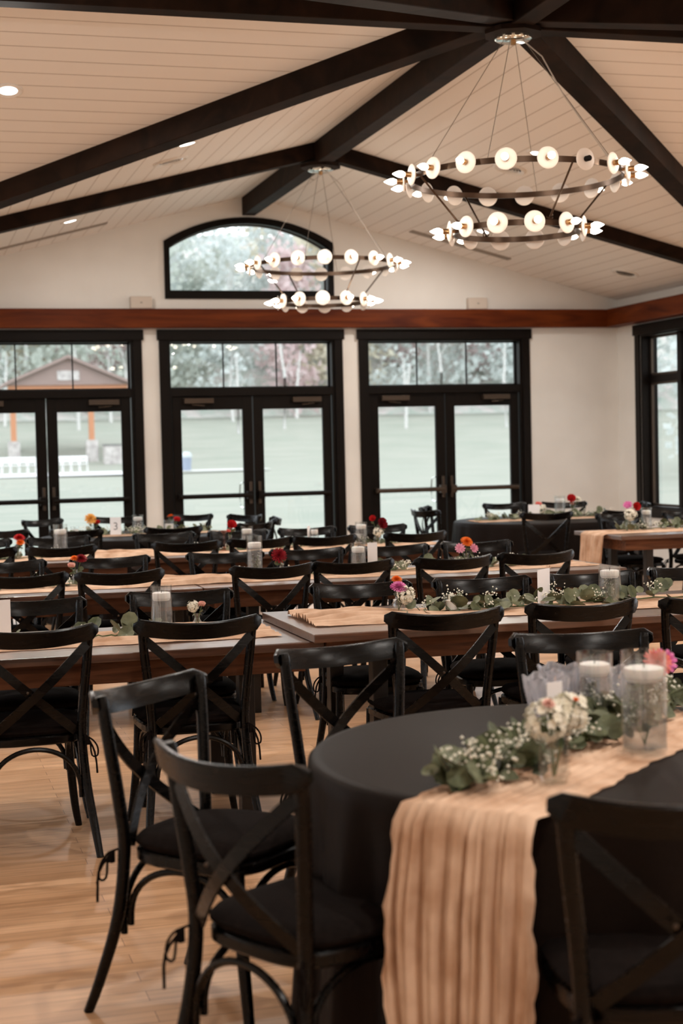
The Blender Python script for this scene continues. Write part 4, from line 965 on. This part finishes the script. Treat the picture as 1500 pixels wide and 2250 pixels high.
def place_tree(x, y, k, s=1., label=None):
    if first[k]: o = trees[k]; first[k] = False
    else: o = copy_tree(trees[k])
    o.location = (x, y, gz(x,y)-.1); o.rotation_euler = (0,0,rnd.uniform(0,6.28)); o.scale = (s,s,s)
    az = math.atan2(x+3.808, y+17)
    reg = 'left doors' if az < .145 else 'middle doors' if az < .275 else 'right doors' if az < .40 else 'side window'
    lb = (label or tl[k].replace('on the hillside beyond the lawn', 'on the hillside'))+', seen through the '+reg if not label else label
    tag(o, lb, 'tree', 'trees on the hillside, '+leaf_cols[k][2]+', '+reg if not label else 'trees on the lawn beyond the side window')
for i in range(58):
    row = i % 3; u = (i//3)/18.5
    x = -8+72*u+rnd.uniform(-1.6,1.6); y = 113+row*9+rnd.uniform(-2,2)
    place_tree(x, y, rnd.choice([0,0,1,2,3,3,3]), rnd.uniform(.75,1.15))
for i in range(9): place_tree(27+i*2.6+rnd.uniform(-1,1), 36+i*3+rnd.uniform(-3,3), rnd.choice([0,3,3]), rnd.uniform(.45,.7), 'grey green tree out on the lawn beyond the side window')
# bare white trunks at the foot of the wood
for i in range(16):
    x = 1+i*2.7+rnd.uniform(-1,1); y = 99+rnd.uniform(-4,9); t = MB(); h = rnd.uniform(5,8)
    t.tube([(0,0,-.3),(rnd.uniform(-.2,.2),0,h*.5),(rnd.uniform(-.5,.5),0,h)], [.13,.10,.04], 6)
    for q in range(3): t.tube([(0,0,h*(.5+.15*q)),(rnd.uniform(-.8,.8),0,h*(.7+.12*q))], [.04,.015], 4)
    o = t.build('bare_tree', bark_m, None, smooth=True, loc=(x,y,gz(x,y))); tag(o, 'bare white tree trunk standing at the edge of the wood', 'tree', 'bare white trunks')
# pavilion
pav = empty('pavilion', (6.6, 84, gz(0,84)), label='timber pavilion with gabled roof on stone bases, seen through the left doors', cat='pavilion')
roof_m = mat('weathered_roof', (.26,.19,.17), .8); timber_m = mat('orange_timber', (.46,.20,.10), .6); stone_m = noise_col(mat('pale_stone', (.45,.42,.40), .9), (.34,.31,.30), (.55,.52,.50), 3)
rb = MB()
for yy in (0, 6):
    pass
rb.add([(-4.0,-1,5.1),(0,-1,6.8),(4.0,-1,5.1),(-4.0,7,5.1),(0,7,6.8),(4.0,7,5.1),(-4.0,-1,4.9),(0,-1,6.6),(4.0,-1,4.9),(-4.0,7,4.9),(0,7,6.6),(4.0,7,4.9)], [(0,1,4,3),(1,2,5,4),(6,9,10,7),(7,10,11,8),(0,6,7,1),(1,7,8,2),(3,4,10,9),(4,5,11,10),(0,3,9,6),(2,8,11,5)])
rb.build('roof', roof_m, pav)
MB().poly([(-3.8,-.6,4.9),(3.8,-.6,4.9),(0,-.6,6.55)], (0,.15,0)).build('gable', roof_m, pav); MB().box(-.7,.7,-.66,-.6,5.2,5.8).build('gable_vent', stone_m, pav)
MB().box(-3.8,3.8,-.4,-.2,4.2,4.9).build('beam', timber_m, pav)
for x in (-3.5,1.45):
    for y, ox in ((0, 0), (5.6, 5.6*(x+10.4)/101)): po = MB().box(x+ox-.17,x+ox+.17,y-.17,y+.17,1.35,4.2).build('post', timber_m, pav); MB().box(x+ox-.36,x+ox+.36,y-.36,y+.36,-.3,1.35).build('stone_base', stone_m, po)
sw = empty('stone_wall', (9.45, 82, gz(0,82)), label='low stone wall with dark cap right of the pavilion post', cat='wall')
MB().box(-.9,1.0,-.25,.25,-.4,1.15).build('masonry', stone_m, sw); MB().box(-.95,1.05,-.3,.3,1.15,1.25).build('capstone', mat('dark_cap', (.16,.16,.16), .8), sw)
wc_m = mat('white_resin', (.80,.80,.80), .6)
def garden_chair():
    t = empty('folding_chair', (0,0,0)); 
    for s in (1,-1): MB().tube([(s*.21,.2,0),(s*.21,-.2,.9)], .022, 6).build('leg', wc_m, t); MB().tube([(s*.19,-.22,0),(s*.19,.18,.45)], .02, 6).build('leg', wc_m, t)
    MB().box(-.21,.21,-.2,.2,.43,.47).build('seat', wc_m, t); b = MB(); b.box(-.2,.2,-.2,-.17,.78,.9); b.box(-.2,.2,-.15,-.12,.6,.68); b.build('backrest', wc_m, t); return t
gc = garden_chair(); gx = [1.35+.48*i for i in range(5)]+[4.75+.48*i for i in range(4)]
for i, x in enumerate(gx):
    o = gc if i == 0 else copy_tree(gc); o.location = (x, 72.5, gz(x,72.5)+.1); o.rotation_euler = (0,0,PI if i % 2 else PI)
    tag(o, 'white folding chair in the outdoor row before the pavilion', 'chair', 'white folding chairs outdoors')
tb = empty('litter_bin', (11.4, 68.2, gz(0,68.2)+.1), label='blue-grey litter bin with a domed lid beside the path outdoors', cat='bin')
MB().lathe([(0,0),(.24,0),(.28,.72),(0,.72)], (0,0,0), 16).build('body', mat('blue_grey', (.22,.26,.33), .7), tb); MB().lathe([(.3,.74),(.3,.85),(.22,1.0),(0,1.05)], (0,0,0), 16).build('lid', mat('grey_lid', (.45,.5,.52), .7), tb)

# ------------------------------------------------------------------ daylight portals in the real openings
def portal(loc, rot, sx, sy):
    ld = bpy.data.lights.new('daylight_portal', 'AREA'); ld.shape = 'RECTANGLE'; ld.size = sx; ld.size_y = sy; ld.cycles.is_portal = True
    o = bpy.data.objects.new('daylight_portal', ld); C.objects.link(o); o.location = loc; o.rotation_euler = rot
for x in dx: portal((x, .25, 1.4), (-PI/2,0,0), 1.9, 2.7)
portal((0,.25,3.65), (-PI/2,0,0), 1.9, .85)
for s in (1,-1):
    portal((s*(HX+.25), -1.85, 1.73), (0, s*PI/2, 0), 2.0, 2.45)
    for i in range(3): portal((s*(XT+.25), YH-3.6+i*2.5+1.1, 1.7), (0, s*PI/2, 0), 2.4, 2.2)
for o in bpy.data.objects:
    if o.modifiers and o.modifiers.get('ws'): pass
